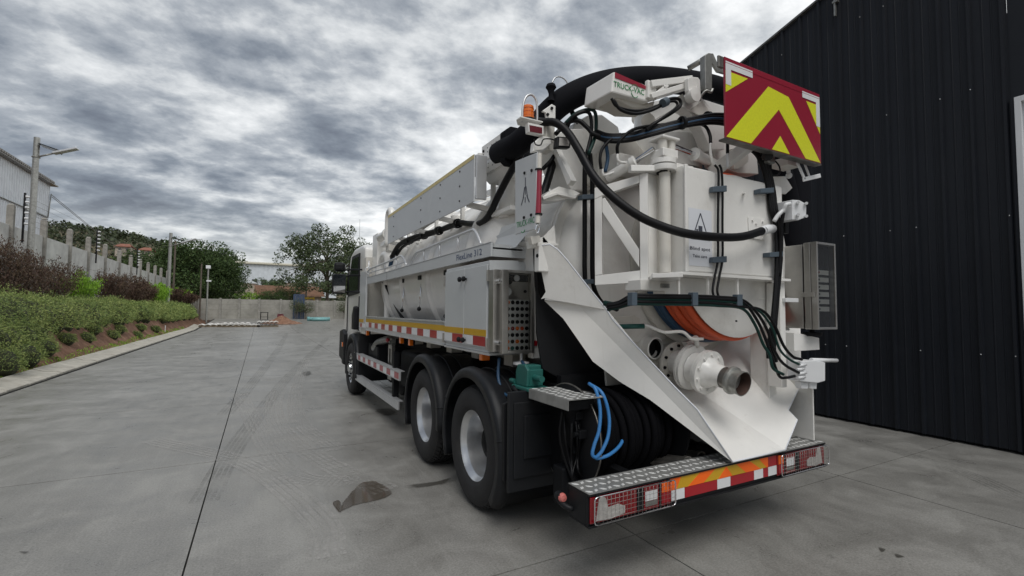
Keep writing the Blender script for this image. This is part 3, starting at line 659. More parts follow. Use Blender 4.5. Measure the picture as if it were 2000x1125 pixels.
mb=MB(); mb.box(gate0-.06,gate0,BY-.42,BY-.3,.5,3.5); mb.box(gate1,gate1+.06,BY-.42,BY-.3,.5,3.5); mb.box(gate0,gate1,BY-.42,BY-.3,3.45,3.53); mb.build('frame',M['bluegate'],t)
# yellow machine frame behind the gate
a,b=at(577,582,y=66),at(613,593,y=66); t=thing('yellow_platform','yellow steel work platform showing above the blue gate','platform',(a.x,66,.6)); M['yel']=pmat('machine_yellow',(.52,.36,.02),.5,var=.15)
for k in range(4):
    x=a.x+(b.x-a.x)*k/3; mb=MB(); mb.box(x-.06,x+.06,66,66.12,.3,a.z+.2); mb.build('post',M['yel'],t)
for z in (a.z,a.z-.4,b.z):
    mb=MB(); mb.box(a.x,b.x,65.95,66.03,z-.09,z+.09); mb.build('rail',M['yel'],t)
mb=MB(); mb.box(a.x+.1,b.x-.1,66.2,67.4,b.z-.4,b.z+.35); mb.build('deck',M['yel'],t)
# poles
def pole(px,pt,pb,y,r,label,mat,extra=None,name='utility_pole'):
    a=at(px,pt,y=y); t=thing(name,label,'pole',(a.x,y,.6)); mb=MB(); mb.cyl((a.x,y,.3),(a.x,y,a.z),r,r*.8,10); mb.build('shaft',M[mat],t)
    if extra: extra(t,a,y)
def flood(t,a,y):
    mb=MB(); mb.box(a.x-.2,a.x+.2,y-.25,y+.1,a.z-.1,a.z+.22); mb.build('floodlight',M['tapewhite'],t,bevel=.03); mb=MB(); mb.box(a.x-.1,a.x+.3,y-.2,y,a.z-1.4,a.z-1.25); mb.build('camera_box',M['tapewhite'],t)
pole(407,523,580,56,.09,'thin pole carrying a white floodlight in front of the dark tree','galv',flood,'floodlight_pole')
pole(394,515,575,60,.09,'bare wooden pole left of the floodlight pole','bark')
def cross(t,a,y):
    mb=MB(); mb.bar((a.x-1.3,y-.1,a.z-1.3),(a.x+1.3,y-.1,a.z-1.5),.1,.14); mb.build('crossarm',M['bark'],t)
pole(600,507,600,70,.12,'tall pale utility pole in front of the feathery tree','precast2',cross)
pole(343,470,560,58,.10,'brown wooden pole carrying the distant lamp beside the far street lamp','bark')
# radio antenna behind the tree
pole(703,428,520,80,.03,'very thin antenna mast rising behind the feathery tree','galv',None,'antenna_mast')
# ---- pallets of roof tiles, soil heap, pipe
M['tile']=pmat('grey_roof_tile',(.70,.69,.66),.8,var=.15,vscale=3,dirt=.5); M['darktile']=pmat('dark_roof_tile',(.10,.10,.10),.7,var=.2)
M['wood']=pmat('pallet_wood',(.24,.19,.13),.85,var=.25,vscale=4)
def stack(px,py,wpx,rows,cols,label,dark=False,yy=None):
    p=at(px,py,z=.05); 
    if p.y>50 or p.y<0: p=at(px,py,y=48); 
    x,y=p.x,p.y; w=wpx*y/916/2*1.05; t=thing('tile_stack',label,'tile stack',(x,y,g(y)),'stacks of roof tiles by the kerb'); z0=g(y)
    mb=MB()
    for k in range(3): mb.box(x-w,x+w,y-.5+k*.5-.05,y-.5+k*.5+.05,z0,z0+.09)
    for k in range(6): mb.box(x-w+2*w*k/6,x-w+2*w*(k+.75)/6,y-.6,y+.6,z0+.092,z0+.115)
    mb.build('pallet',M['wood'],t)
    for r_ in range(rows):
        for c_ in range(cols):
            a=x-w+2*w*c_/cols; b=a+2*w/cols*.94; zz=z0+.12+r_*.13; off=random.uniform(-.05,.05)
            tb=MB(); n=6; top=[];
            L=[(a+(b-a)*i/n, .08*abs(math.sin(math.pi*i/n))) for i in range(n+1)]
            tb.prism([(u_,y-.55+off,zz+h_+.05) for u_,h_ in L]+[(u_,y-.55+off,zz+h_) for u_,h_ in reversed(L)],(0,1.05,0))
            tb.build('roof_tile',M['darktile'] if (dark and r_<rows-1) else M['tile'],t)
stack(424,640,48,1,6,'wide low row of grey roof tiles nearest the kerb')
stack(448,639,60,1,7,'low spread of pale roof tiles in front of the kerb end')
stack(462,633,40,2,5,'second row of roof tiles behind the front spread')
stack(523,636,31,3,5,'dark taller stack of roof tiles beside the soil heap',True)
stack(496,636,18,1,3,'small flat pallet between the tile rows and the dark stack')
p=at(550,632,y=52); hp=MB(); mp_=[]
Vh=[];nr,ns=9,26
for i in range(nr):
    for k in range(ns):
        rr=i/(nr-1); a=2*math.pi*k/ns; Vh.append((p.x+math.cos(a)*1.9*rr*(1+.15*math.sin(3*a)),52+math.sin(a)*1.5*rr,g(52)-.02+(1-rr)**1.3*.85+.06*math.sin(5*a+i)*(rr<.95)*(rr>0)))
Fh=[(i*ns+k,i*ns+(k+1)%ns,(i+1)*ns+(k+1)%ns,(i+1)*ns+k) for i in range(nr-1) for k in range(ns)]
tag(fast_mesh('soil_heap',np.array(Vh),np.array(Fh),M['soil'],smooth=True),'small heap of red brown soil near the back wall','soil heap')
a=at(600,628,y=57); b=at(644,628,y=57); mb=MB(); mb.tube([(a.x,57,g(57)+.22),(b.x,57,g(57)+.22)],.2,14); mb.tube([(a.x+.5,56.6,g(57)+.18),(b.x-.3,56.6,g(57)+.18)],.17,12)
t=thing('teal_pipe','pale teal plastic pipes lying in front of the back wall','pipe',(a.x,57,g(57))); mb.build('pipe',pmat('pale_teal_plastic',(.17,.36,.36),.5,var=.1),t)
mb=MB(); mb.lathe((a.x-.02,57,g(57)+.22),(1,0,0),[(.2,0),(.26,.02),(.26,.25),(.2,.3)],14); mb.build('pipe_collar',pmat('teal_collar',(.12,.28,.29),.5),t)
p=at(548,618,y=60); mb=MB(); mb.prism([(p.x-.32,60,.53),(p.x+.32,60,.53),(p.x+.34,60,1.05),(p.x+.2,60,1.12),(p.x-.2,60,1.12),(p.x-.34,60,1.05)],(0,.6,0)); t=thing('red_bin','dull red bin standing against the back wall','bin',(p.x,60,.55)); mb.build('body',pmat('dull_red',(.13,.02,.03),.6,var=.2),t,bevel=.03)
mb=MB(); mb.box(p.x-.36,p.x+.36,59.96,60.64,1.122,1.18); mb.build('lid',M['darkred'],t,bevel=.02)
p=at(516,620,y=60); t=thing('small_trolley','small dark metal frame by the back wall','frame',(p.x,60,.55)); mb=MB()
for dx in (-.35,.35):
    mb.cyl((p.x+dx,59.8,.5),(p.x+dx,59.8,1.3),.04,n=6); mb.cyl((p.x+dx,60.4,.5),(p.x+dx,60.4,1.3),.04,n=6)
mb.box(p.x-.4,p.x+.4,59.7,60.5,1.3,1.36); mb.box(p.x-.4,p.x+.4,59.7,60.5,.8,.84); mb.build('metal_frame',M['chassis'],t)
# a stake and cone by the bank
p=at(322,656,x=-5.1); mb=MB(); mb.cyl((p.x,p.y,.1),(p.x,p.y,.62),.022,n=8); tag(mb.build('marker_stake',M['tapewhite']),'thin white marker stake at the foot of the red bank','stake')
# ---- black building on the right
XD=8.28
M['darkclad']=pmat('black_cladding',(.008,.010,.0145),.5,spec=.35,var=.12,vscale=.7,dirt=.3,dirtcol=(.03,.032,.036))
db=thing('black_building','tall black metal clad building beside the truck','building',(XD,8,0))
pa=at(1460,118,x=XD); pb=at(1604,0,x=XD); sl=(pb.z-pa.z)/(pb.y-pa.y)
def dtop(y): 
    z=pa.z+sl*(y-pa.y)
    return min(max(z,5.75),8.9)
y0=at(1987.6,500,x=XD).y; pitch=.315
y=y0-.0; k=0
ycur=y0; 
while ycur<24:
    a,b=ycur,ycur+pitch; w=b-a
    prof=[(0,0),(.018,0),(.030,-.038),(.062,-.038),(.074,0),(.135,0),(.140,-.006),(.150,-.006),(.155,0),(.225,0),(.230,-.006),(.240,-.006),(.245,0),(pitch+.0,0)]
    prof=[(u_*w/pitch,d_) for u_,d_ in prof]
    mb=MB()
    for (u0,d0),(u1,d1) in zip(prof,prof[1:]):
        mb.poly([(XD+d0,a+u0,.04),(XD+d0,a+u0,dtop(a+u0)),(XD+d1,a+u1,dtop(a+u1)),(XD+d1,a+u1,.04)])
    mb.build('cladding_panel',M['darkclad'],db); ycur+=pitch
# near continuation above and beyond the door opening
dz=at(1990,190,x=XD).z; yd0=y0-3.2
mb=MB(); mb.box(XD,XD+.03,yd0,y0-.002,dz,dtop(y0)); mb.box(XD,XD+.03,yd0-9,yd0-.01,.04,8.9); mb.build('wall',M['darkclad'],db)
mb=MB(); mb.box(XD+.10,XD+7,-9,24,0,5.6); mb.build('inner_wall',M['darkclad'],db)
mb=MB(); P0=[(XD-.05,24,dtop(24)),(XD-.05,pa.y+(5.75-pa.z)/sl,5.75),(XD-.05,pa.y+.2,dtop(pa.y+.2)),(XD-.05,2.0,dtop(2.0)),(XD-.05,1.0,dtop(1))]
for a,b in zip(P0,P0[1:]): mb.bar(Vector(a)+Vector((.06,0,.03)),Vector(b)+Vector((.06,0,.01)),.12,.035,(0,0,1))
mb.build('roof_flashing',M['worn'],db)
fx=XD-.03
mb=MB(); mb.box(fx-.02,fx+.12,y0-.10,y0-.04,.02,dz); mb.box(fx-.02,fx+.12,y0-3.0,y0-.10,dz-.07,dz); mb.box(fx-.01,fx+.08,y0-3.0,y0-.101,at(1990,378,x=XD).z-.03,at(1990,378,x=XD).z+.03); mb.build('door_frame',M['tapewhite'],db,bevel=.004)
mb=MB(); mb.box(fx+.04,fx+.07,y0-3,y0-.102,.05,dz-.071); mb.build('door_leaf',M['paper'],db)
mb=MB(); mb.box(XD-.03,XD-.0,y0-.035,y0-.003,.02,dz); mb.build('corner_trim',M['darkclad'],db)
mb=MB()
for zq in (1.2,2.95,4.7,6.4):
    for q in range(40):
        yq=y0+.046+q*pitch
        if zq<dtop(yq) and random.random()<.35: mb.cyl((XD-.038,yq,zq+random.uniform(-.01,.01)),(XD-.046,yq,zq),.006,n=6)
mb.build('screws',M['tapewhite'],db,kind='stuff')
p=at(1635,0,x=XD); q=at(1636,34,x=XD); mb=MB(); mb.box(XD-.09,XD-.05,p.y-.012,p.y+.012,q.z,q.z+.45); mb.box(XD-.10,XD-.04,p.y-.05,p.y+.03,q.z+.22,q.z+.25); mb.build('wall_bracket',M['galv'],db)
# rear parts of the building continue as a plain gable
# ================================================================== THE TRUCK
XL,XR,XC=1.73,4.18,2.955
T=thing('vacuum_truck','white vacuum tanker truck with rear boom, hoses and red yellow chevron board','truck',(XC,6,0))
def P_(mb,name,mat,bevel=0,par=T,**k): return mb.build(name,M[mat] if isinstance(mat,str) else mat,par,bevel,**k)
def box(name,mat,x0,x1,y0,y1,z0,z1,bevel=0,par=T): return P_(MB().box(x0,x1,y0,y1,z0,z1),name,mat,bevel,par)
def px(cx,cy,s,pts): return [(cx+a*s,cy+b*s) for a,b in pts]
def plate(name,mat,pts,Y,th,bevel=.003,par=T):
    """flat plate standing square to the truck: outline in plane y=Y, thickness th towards the cab"""
    return P_(MB().prism([at(a,b,y=Y) for a,b in pts],(0,th,0)),name,mat,bevel,par)
def plateX(name,mat,pts,X,th,bevel=.003,par=T):
    return P_(MB().prism([at(a,b,x=X) for a,b in pts],(th,0,0)),name,mat,bevel,par)
def hose(name,mat,pts,r,Y=None,par=T,k=7,n=10):
    Q=[at(p[0],p[1],y=(p[2] if len(p)>2 else Y)) for p in pts]
    return P_(MB().tube(spl(Q,k),r,n),name,mat,0,par)
def text(body,mat,origin,xdir,ydir,height,par,width=None,bold=0.0,name='lettering',lift=.0015):
    cu=bpy.data.curves.new('t','FONT'); cu.body=body; cu.offset=bold; cu.extrude=.0; cu.resolution_u=3
    tmp=bpy.data.objects.new('t',cu); C.objects.link(tmp); bpy.context.view_layer.update()
    me=bpy.data.meshes.new_from_object(tmp.evaluated_get(bpy.context.evaluated_depsgraph_get())); bpy.data.objects.remove(tmp)
    xd=Vector(xdir).normalized(); yd=Vector(ydir).normalized(); nd=xd.cross(yd)
    co=np.array([v.co for v in me.vertices]); mn,mx=co.min(0),co.max(0); s=height/(mx[1]-mn[1]); sx=s if width is None else width/(mx[0]-mn[0])
    for v in me.vertices: v.co=Vector(origin)+xd*(v.co.x-mn[0])*sx+yd*(v.co.y-mn[1])*s+nd*lift
    me.materials.clear(); me.materials.append(M[mat]); me.name=name
    o=bpy.data.objects.new(name,me); C.objects.link(o); o.parent=par; o.matrix_parent_inverse=WI.get(par.name,Matrix()); return o
def bolt(mb,c,ax,r=.009,h=.006):
    c=Vector(c); ax=Vector(ax).normalized(); mb.cyl(c,c+ax*h,r,n=6)
# ---------------------------------------------------------------- chassis, tank, cab
for x0 in (2.52,3.31):
    mb=MB(); mb.box(x0,x0+.07,3.13,11.3,.78,1.04); P_(mb,'chassis_rail','chassis')
for k,yc in enumerate((3.3,4.5,5.4,7.2,8.6,10.2)): box('cross_member','chassis',2.59,3.31,yc,yc+.1,.82,1.0)
box('sub_frame','chassis',2.35,3.55,3.13,9.0,1.045,1.16)
tank=MB(); TR,TZ=1.06,2.13
tank.lathe((XC,3.15,TZ),(0,1,0),[(.84,.10),(.85,.30),(.88,.50),(.96,.68),(TR,.95),(TR,5.15),(TR*.94,5.42),(TR*.75,5.62),(TR*.4,5.74),(.001,5.76)],72); tk=P_(tank,'tank','white')
for yr in (4.4,5.65,6.9,7.9):
    mb=MB(); mb.lathe((XC,yr,TZ),(0,1,0),[(TR-.01,0),(TR+.012,.008),(TR+.042,.05),(TR+.042,.10),(TR+.012,.142),(TR-.01,.15)],72); mb.build('stiffening_ring',M['white'],tk)
mb=MB(); mb.lathe((XC,3.15,TZ),(0,1,0),[(.78,0),(.90,0),(.90,.045),(.82,.05)],72); mb.build('tank_flange',M['white'],tk)
mb=MB(); mb.lathe((XC,3.205,TZ),(0,1,0),[(.80,0),(.90,0),(.90,.04),(.82,.045)],72); mb.build('door_flange',M['white'],tk)
mb=MB(); mb.lathe((XC,3.16,TZ),(0,-1,0),[(.83,0),(.82,.06),(.76,.13),(.62,.19),(.4,.225),(.001,.24)],64); P_(mb,'rear_door_dome','white')
for k in range(5):
    ysx=4.05+k*.82
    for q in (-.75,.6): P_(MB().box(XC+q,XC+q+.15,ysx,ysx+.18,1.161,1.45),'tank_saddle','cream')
# cab
cab=MB()
prof=[(9.42,1.12),(9.42,2.92),(9.7,3.02),(10.6,3.02),(11.05,2.92),(11.55,2.10),(11.72,1.75),(11.78,1.35),(11.72,.95),(11.66,.55),(11.0,.50),(10.75,.95),(10.45,1.22),(9.75,1.24),(9.55,1.12)]
cab.prism([(1.82,a,b) for a,b in prof],(2.3,0,0)); cb_=P_(cab,'cab','white',.05,seg=3)
win=[(9.98,2.12),(9.98,2.80),(10.72,2.80),(11.12,2.22),(11.10,2.08)]
mb=MB(); mb.prism([(1.795,a,b) for a,b in win],(.03,0,0)); mb.build('side_window',M['glass'],cb_)
mb=MB(); mb.prism([(1.803,a,b) for a,b in [(9.9,2.04),(9.9,2.87),(10.76,2.87),(11.22,2.22),(11.2,2.0)]],(.025,0,0)); mb.build('window_frame',M['black'],cb_)
mb=MB(); mb.prism([(1.80,a,b) for a,b in [(9.86,1.28),(9.86,1.98),(9.872,1.98),(9.872,1.28)]],(.02,0,0)); mb.prism([(1.80,a,b) for a,b in [(11.24,1.2),(11.24,2.0),(11.252,2.0),(11.252,1.2)]],(.02,0,0)); mb.build('door_gap',M['black'],cb_)
mb=MB(); mb.box(1.775,1.81,10.02,10.18,1.72,1.78); mb.build('door_handle',M['black'],cb_,bevel=.008)
mb=MB(); mb.poly([(1.95,11.60,2.06),(3.99,11.60,2.06),(3.99,11.12,2.84),(1.95,11.12,2.84)][::-1]); mb.build('windscreen',M['glass'],cb_)
box('front_bumper','black',1.80,4.12,11.55,11.86,.42,.92,.03)
mb=MB(); mb.prism([(1.74,a,b) for a,b in [(11.18,.5),(11.18,1.15),(11.5,1.25),(11.83,1.2),(11.86,.6)]],(.25,0,0)); P_(mb,'corner_panel','black',.02)
mb=MB(); mb.box(1.725,1.742,11.3,11.4,.86,.96); P_(mb,'side_marker','amber',.004)
mb=MB(); mb.prism([(1.72,a,b) for a,b in [(9.9,1.30),(9.9,1.75),(10.0,1.78),(10.16,1.6),(10.16,1.30)]],(.1,0,0)); P_(mb,'air_intake','black',.02)
# mirrors
pm=at(660,585,x=1.42)
mb=MB(); mb.box(1.30,1.56,pm.y-.09,pm.y+.09,2.02,2.42); mir=P_(mb,'mirror','black',.05,seg=3)
mb=MB(); mb.box(1.32,1.54,pm.y-.094,pm.y-.091,2.05,2.18); mb.build('mirror_glass',M['mirror'],mir)
mb=MB(); mb.box(1.315,1.545,pm.y-.0945,pm.y-.0915,2.19,2.40); mb.build('mirror_face',M['glass'],mir)
mb=MB(); mb.box(1.33,1.54,pm.y-.08,pm.y+.08,2.47,2.66); P_(mb,'wide_angle_mirror','black',.06,seg=3)
for z in (2.05,2.38,2.5): P_(MB().tube(spl([(1.5,pm.y,z),(1.65,pm.y-.05,z+.02),(1.84,pm.y-.45,z+.0)],4),.017,8),'mirror_arm','black')
P_(MB().tube([(1.6,pm.y,2.0),(1.62,pm.y,2.6)],.018,8),'mirror_stem','black')
# ---------------------------------------------------------------- wheels
def wheel(xf,y,side,dual,steer=False):
    """xf outer face x; side=-1 left, +1 right; built as hub mesh with tyre and rim children"""
    c=Vector((xf,y,.525)); inw=Vector((-side,0,0)) ; RT=.52; Wd=.30
    hb=MB()
    if dual:
        hb.lathe(c+inw*.02,inw,[(.001,.11),(.03,.11),(.062,.118),(.070,.14),(.078,.20),(.14,.215),(.155,.23)],28)
        hb.cyl(c+inw*.17,c+inw*.30,.13)
    else:
        hb.lathe(c-inw*.03,inw,[(.001,0),(.06,0),(.09,.015),(.10,.05),(.13,.07),(.165,.075)],28)
    h=P_(hb,'wheel','chassis' if dual else 'rim')
    def tyre(c0):
        mb=MB(); pr=[(.300,.03),(.318,.012),(.345,.0),(.42,-.006),(.47,.008),(.497,.028),(.508,.052),(.508,.075),(.498,.078),(.498,.088),(.515,.092),(.518,.118),(.503,.121),(.503,.131),(.519,.134),(.519,.166),(.503,.169),(.503,.179),(.518,.182),(.515,.208),(.498,.212),(.498,.222),(.508,.225),(.508,.248),(.497,.272),(.47,.292),(.42,.306),(.345,.30),(.300,.27)]
        mb.lathe(c0,inw,pr,64); 
        # shoulder lugs
        for k in range(56):
            a=2*math.pi*k/56
            for h0,h1,sk in ((.02,.076,.02),(.225,.28,-.02),(.093,.12,.012),(.135,.165,-.012),(.183,.207,.012)):
                r0=.495; r1=.522; w=.021
                ca,sa=math.cos(a),math.sin(a)
                def pt(r,h,t): 
                    return Vector((c0.x+inw.x*h,c0.y+ca*r-sa*t,c0.z+sa*r+ca*t))
                s1,s2=(.02 if h0<.03 else 0),(.02 if h1>.27 else 0)
                A=[pt(r0-s1,h0,-w),pt(r1-s1*1.2,h0+.004,-w),pt(r1-s2*1.2,h1-.004,-w+sk),pt(r0-s2,h1,-w+sk)]
                B=[pt(r0-s1,h0,w),pt(r1-s1*1.2,h0+.004,w),pt(r1-s2*1.2,h1-.004,w+sk),pt(r0-s2,h1,w+sk)]
                mb.loft(A,B)
        mb.build('tyre',M['tyre'],h)
        if dual:
            mb=MB(); mb.lathe(c0,inw,[(.302,.03),(.312,.022),(.312,.03),(.296,.05),(.285,.07),(.270,.085),(.265,.13),(.258,.21),(.245,.245),(.205,.255),(.12,.235),(.001,.235)],56); mb.build('rim',M['rim'],h)
            mb=MB()
            for k in range(10):
                a=2*math.pi*k/10; q=c0+inw*.235+Vector((0,math.cos(a),math.sin(a)))*.168; mb.cyl(q+inw*.01,q-inw*.035,.014,n=6)
            mb.torus(c0+inw*.255,inw,.215,.006,40,6)
            mb.build('wheel_nut',M['chassis'],h,kind=None)
        else:
            mb=MB(); mb.lathe(c0,inw,[(.302,.03),(.312,.022),(.30,.045),(.29,.065),(.262,.05),(.25,.03),(.21,.02),(.165,.02),(.16,.035)],48); mb.build('rim',M['rim'],h)
            mb=MB()
            for k in range(10):
                a=2*math.pi*k/10; q=c0+inw*.02+Vector((0,math.cos(a),math.sin(a)))*.168; mb.cyl(q,q-inw*.04,.015,n=6)
                q=c0+inw*.021+Vector((0,math.cos(a+.3),math.sin(a+.3)))*.225; mb.cyl(q,q-inw*.004,.022,n=12)
            mb.build('wheel_nut',M['chassis'],h)
    tyre(c)
    if dual: tyre(c+inw*.345)
    return h
M['tyre']=pmat('tyre_rubber',(.014,.014,.015),.78,var=.25,vscale=9,dirt=.7,dirtcol=(.055,.05,.045),bump=.25,bscale=70)
YR,YM,YF=3.83,5.20,10.0
for xf,sd_ in ((1.67,-1),(4.24,1)):
    wheel(xf,YR,sd_,True); wheel(xf,YM,sd_,True); wheel(xf+.01*-sd_,YF,sd_,False)
for y in (YR,YM,YF): P_(MB().cyl((2.0,y,.525),(3.9,y,.525),.075).cyl((2.75,y,.525),(3.15,y,.525),.2),'axle','chassis')
# fenders
def fender(y,xa,xb,rr=.605,a0=-38,a1=205,w=.035):
    mb=MB(); n=26; secs=[(xa,rr-.05),(xa,rr+.01),(xa+.02,rr+.035),(xa+.07,rr+.045),(xa+.12,rr+.02),(xb,rr+.02),(xb,rr-.01),(xa+.13,rr-.01),(xa+.03,rr-.015)]
    m=len(secs); b=0
    for k in range(n+1):
        a=R(a0+(a1-a0)*k/n); 
        for (x,r) in secs: mb.v.append((x,y-math.cos(a)*r*(1.0),.56+math.sin(a)*r))
    for k in range(n):
        for i in range(m):
            j=(i+1)%m; mb.F((k*m+i,k*m+j,(k+1)*m+j,(k+1)*m+i),True)
    mb.F(list(range(m))[::-1]); mb.F([n*m+i for i in range(m)])
    f=P_(mb,'fender','fender')
    for xr in (xa+.22,xa+.36):
        rb=MB(); rb.tube([(xr,y-math.cos(R(a))*(rr+.022),.56+math.sin(R(a))*(rr+.022)) for a in range(10,175,8)],.010,6); rb.build('fender_rib',M['fender'],f)
    for a in (14,150):
        rb=MB(); rb.tube([(x,y-math.cos(R(a))*(r+.006),.56+math.sin(R(a))*(r+.006)) for x,r in ((xa-.002,rr-.03),(xa,rr+.012),(xa+.03,rr+.037),(xa+.12,rr+.024),(xb,rr+.024))],.006,6); rb.build('fender_seam',M['fender'],f)
    return f
for xa,xb in ((1.64,2.22),(4.27,3.69)):
    s=1 if xa<xb else -1
    if s==1: fender(YR,xa,xb); fender(YM,xa,xb,a0=-8,a1=205)
    else:
        for yy_ in (YR,YM):
            mb=MB(); n=20; 
            mb.lathe((3.7,yy_,.56),(1,0,0),[(.60,0),(.60,.56),(.63,.58),(.63,0)],24,arc=math.pi,a0=0) ; P_(mb,'fender','fender')
# front arch
mb=MB(); mb.lathe((1.70,YF,.56),(1,0,0),[(.56,0),(.60,-.02),(.645,.0),(.645,.45),(.56,.45)],28,arc=math.pi*1.05,a0=R(180) if frame((1,0,0))[0].z>0 else 0)
# orient arch upward: rebuild explicitly
mb=MB(); n=24; secs=[(1.69,.565),(1.69,.63),(1.73,.65),(2.2,.65),(2.2,.60)]
for k in range(n+1):
    a=R(-15+215*k/n)
    for (x,r) in secs: mb.v.append((x,YF-math.cos(a)*r,.56+math.sin(a)*r*1.02))
for k in range(n):
    for i in range(5): j=(i+1)%5; mb.F((k*5+i,k*5+j,(k+1)*5+j,(k+1)*5+i),True)
P_(mb,'front_fender','fender')
mb=MB(); mb.box(1.72,2.3,9.28,9.33,.34,1.25); P_(mb,'mud_flap','black')
# rear mudguard skirt / flap
plate('mud_flap','black',[(984,790),(1052,752),(1056,925),(984,940)],3.16,.03)
mb=MB(); mb.box(1.66,2.2,3.10,3.13,.36,1.10); P_(mb,'mud_flap','fender',.006)
mb=MB(); mb.box(1.70,2.14,3.085,3.10,.46,1.02); mb.box(1.78,2.06,3.07,3.085,.60,.92); P_(mb,'flap_pressing','fender',.006)
# ---------------------------------------------------------------- side guard
sg=MB(); sg.box(XL-.02,XL+.01,6.35,9.75,.745,.865); guard=P_(sg,'side_guard','alu2',.004)
mb=MB(); mb.box(XL-.03,XL+.06,6.35,9.75,.866,.874); mb.build('guard_lip',M['alu2'],guard)
mb=MB(); mb.box(XL-.02,XL+.01,6.40,9.75,.345,.455); mb.build('lower_guard_rail',M['alu2'],guard,bevel=.004)
mb=MB(); mb.box(XL-.03,XL+.06,6.40,9.75,.456,.464); mb.build('guard_lip',M['alu2'],guard)
mb=MB(); mb.box(XL-.022,XL+.02,9.75,9.79,.30,.875); mb.build('guard_end_post',M['alu2'],guard)
for y in (6.75,9.45): 
    mb=MB(); mb.box(XL+.012,XL+.09,y,y+.08,.36,1.1); mb.build('guard_bracket',M['chassis'],guard)
L0=9.72;n=15; 
for k in range(n):
    a=6.37+k*(L0-6.37)/n; b=a+(L0-6.37)/n
    mb=MB(); mb.box(XL-.0225,XL-.0205,a,b-.004,.765,.85); mb.build('reflector_block',M['red2'] if k%2==0 else M['tapewhite'],guard) if False else mb.build('reflector_block',M['red'] if k%2==0 else M['tapewhite'],guard)
# under body: battery box, air tanks, fuel tank, hose reel, bracket
box('battery_box','black',1.86,2.45,8.35,9.1,.66,1.06,.02)
for k in range(5): box('battery_box_rib','black',1.85,2.45,8.4+k*.14,8.46+k*.14,1.06,1.085)
for y in (7.75,8.1): P_(MB().lathe((2.0,y,.62),(1,0,0),[(.001,-.02),(.12,0),(.155,.04),(.155,.6),(.1,.64),(.001,.65)],28),'air_tank','black')
P_(MB().lathe((2.05,7.62,.50),(1,0,0),[(.001,-.02),(.12,0),(.18,.04),(.18,.6),(.1,.64)],28),'air_tank','black')
box('fuel_tank','chassis',1.95,2.45,5.98,7.2,.55,1.10,.06)
fr=MB(); 
for (y0_,y1_,z0_,z1_) in ((7.30,7.34,.62,1.16),(7.46,7.50,.62,1.16),(7.34,7.46,1.10,1.16),(7.34,7.46,.62,.68)): fr.box(1.84,1.90,y0_,y1_,z0_,z1_)
P_(fr,'reel_bracket','steel',.004)
P_(MB().lathe((1.86,7.42,1.20),(1,0,0),[(.04,0),(.06,0),(.06,.06),(.04,.06)],20).cyl((1.83,7.42,1.20),(1.9,7.42,1.2),.02),'pulley','galv')
P_(MB().ball((1.86,7.62,1.22),.035),'red_knob','red')
P_(MB().tube(spl([(1.95,8.9,1.0),(1.9,8.7,1.02),(1.92,8.5,1.12),(2.05,8.3,1.2)],6),.07,14).lathe((1.95,8.93,.98),(0,-1,.1),[(.05,0),(.085,0),(.085,.06),(.05,.06)],18),'suction_pipe','galv')
mb=MB(); mb.tube(spl([(2.0,6.9,.3),(2.3,6.9,.28),(2.8,6.95,.26)],4),.12,12,flat=.5); P_(mb,'exhaust_shield','cream')
for y in (5.98,6.42,8.7): 
    mb=MB(); mb.box(XL+.01,XL+.06,y,y+.07,1.245,1.345); b_=P_(mb,'marker_lamp','amber',.006); mb=MB(); mb.box(XL+.06,XL+.08,y-.01,y+.08,1.235,1.355); mb.build('lamp_base',M['black'],b_)
# ---------------------------------------------------------------- lower platform (tray) and its tape
box('tray_side','alu2',XL,XL+.035,4.66,8.74,1.352,1.573,.004)
tr=box('tray_floor','alu2',XL+.036,2.40,4.66,8.74,1.37,1.39)
box('tray_top_lip','alu2',XL-.012,XL+.05,4.66,8.76,1.575,1.592)
box('tray_bottom_lip','alu2',XL-.015,XL+.04,4.66,8.76,1.335,1.351)
box('tray_mat','black',XL+.05,2.2,4.68,8.6,1.391,1.40)
box('tray_back','alu',2.30,2.33,4.66,8.74,1.391,1.60)
box('tray_front','alu2',XL+.036,2.30,8.70,8.74,1.391,1.572)
ts=MB(); ts.box(XL-.0025,XL-.0005,4.67,6.15,1.487,1.547); P_(ts,'yellow_strip','yellow')
ts=MB(); ts.box(XL-.0025,XL-.0005,6.155,8.72,1.487,1.547); P_(ts,'yellow_strip','yellow')
n=17; A,B=4.67,8.72; wr=.30*.62
for k in range(n):
    a=A+(B-A)*k/n; b=A+(B-A)*(k+1)/n-.003
    P_(MB().box(XL-.0025,XL-.0005,a,b,1.398,1.482),'reflector_block','red' if k%2 else 'tapewhite')
# front side box panel
box('front_side_panel','alu',XL+.0,XL+.03,8.80,9.38,1.36,2.42,.006)
P_(MB().box(XL-.003,XL-.0005,8.95,9.36,1.47,1.53),'yellow_strip','yellow'); P_(MB().box(XL-.003,XL-.0005,9.08,9.26,1.38,1.45),'reflector_block','red')
P_(MB().box(XL-.003,XL-.0005,8.82,9.075,1.38,1.45),'reflector_block','tapewhite')
box('front_box','cream',XL+.031,4.1,9.0,9.36,1.25,2.7,.01)
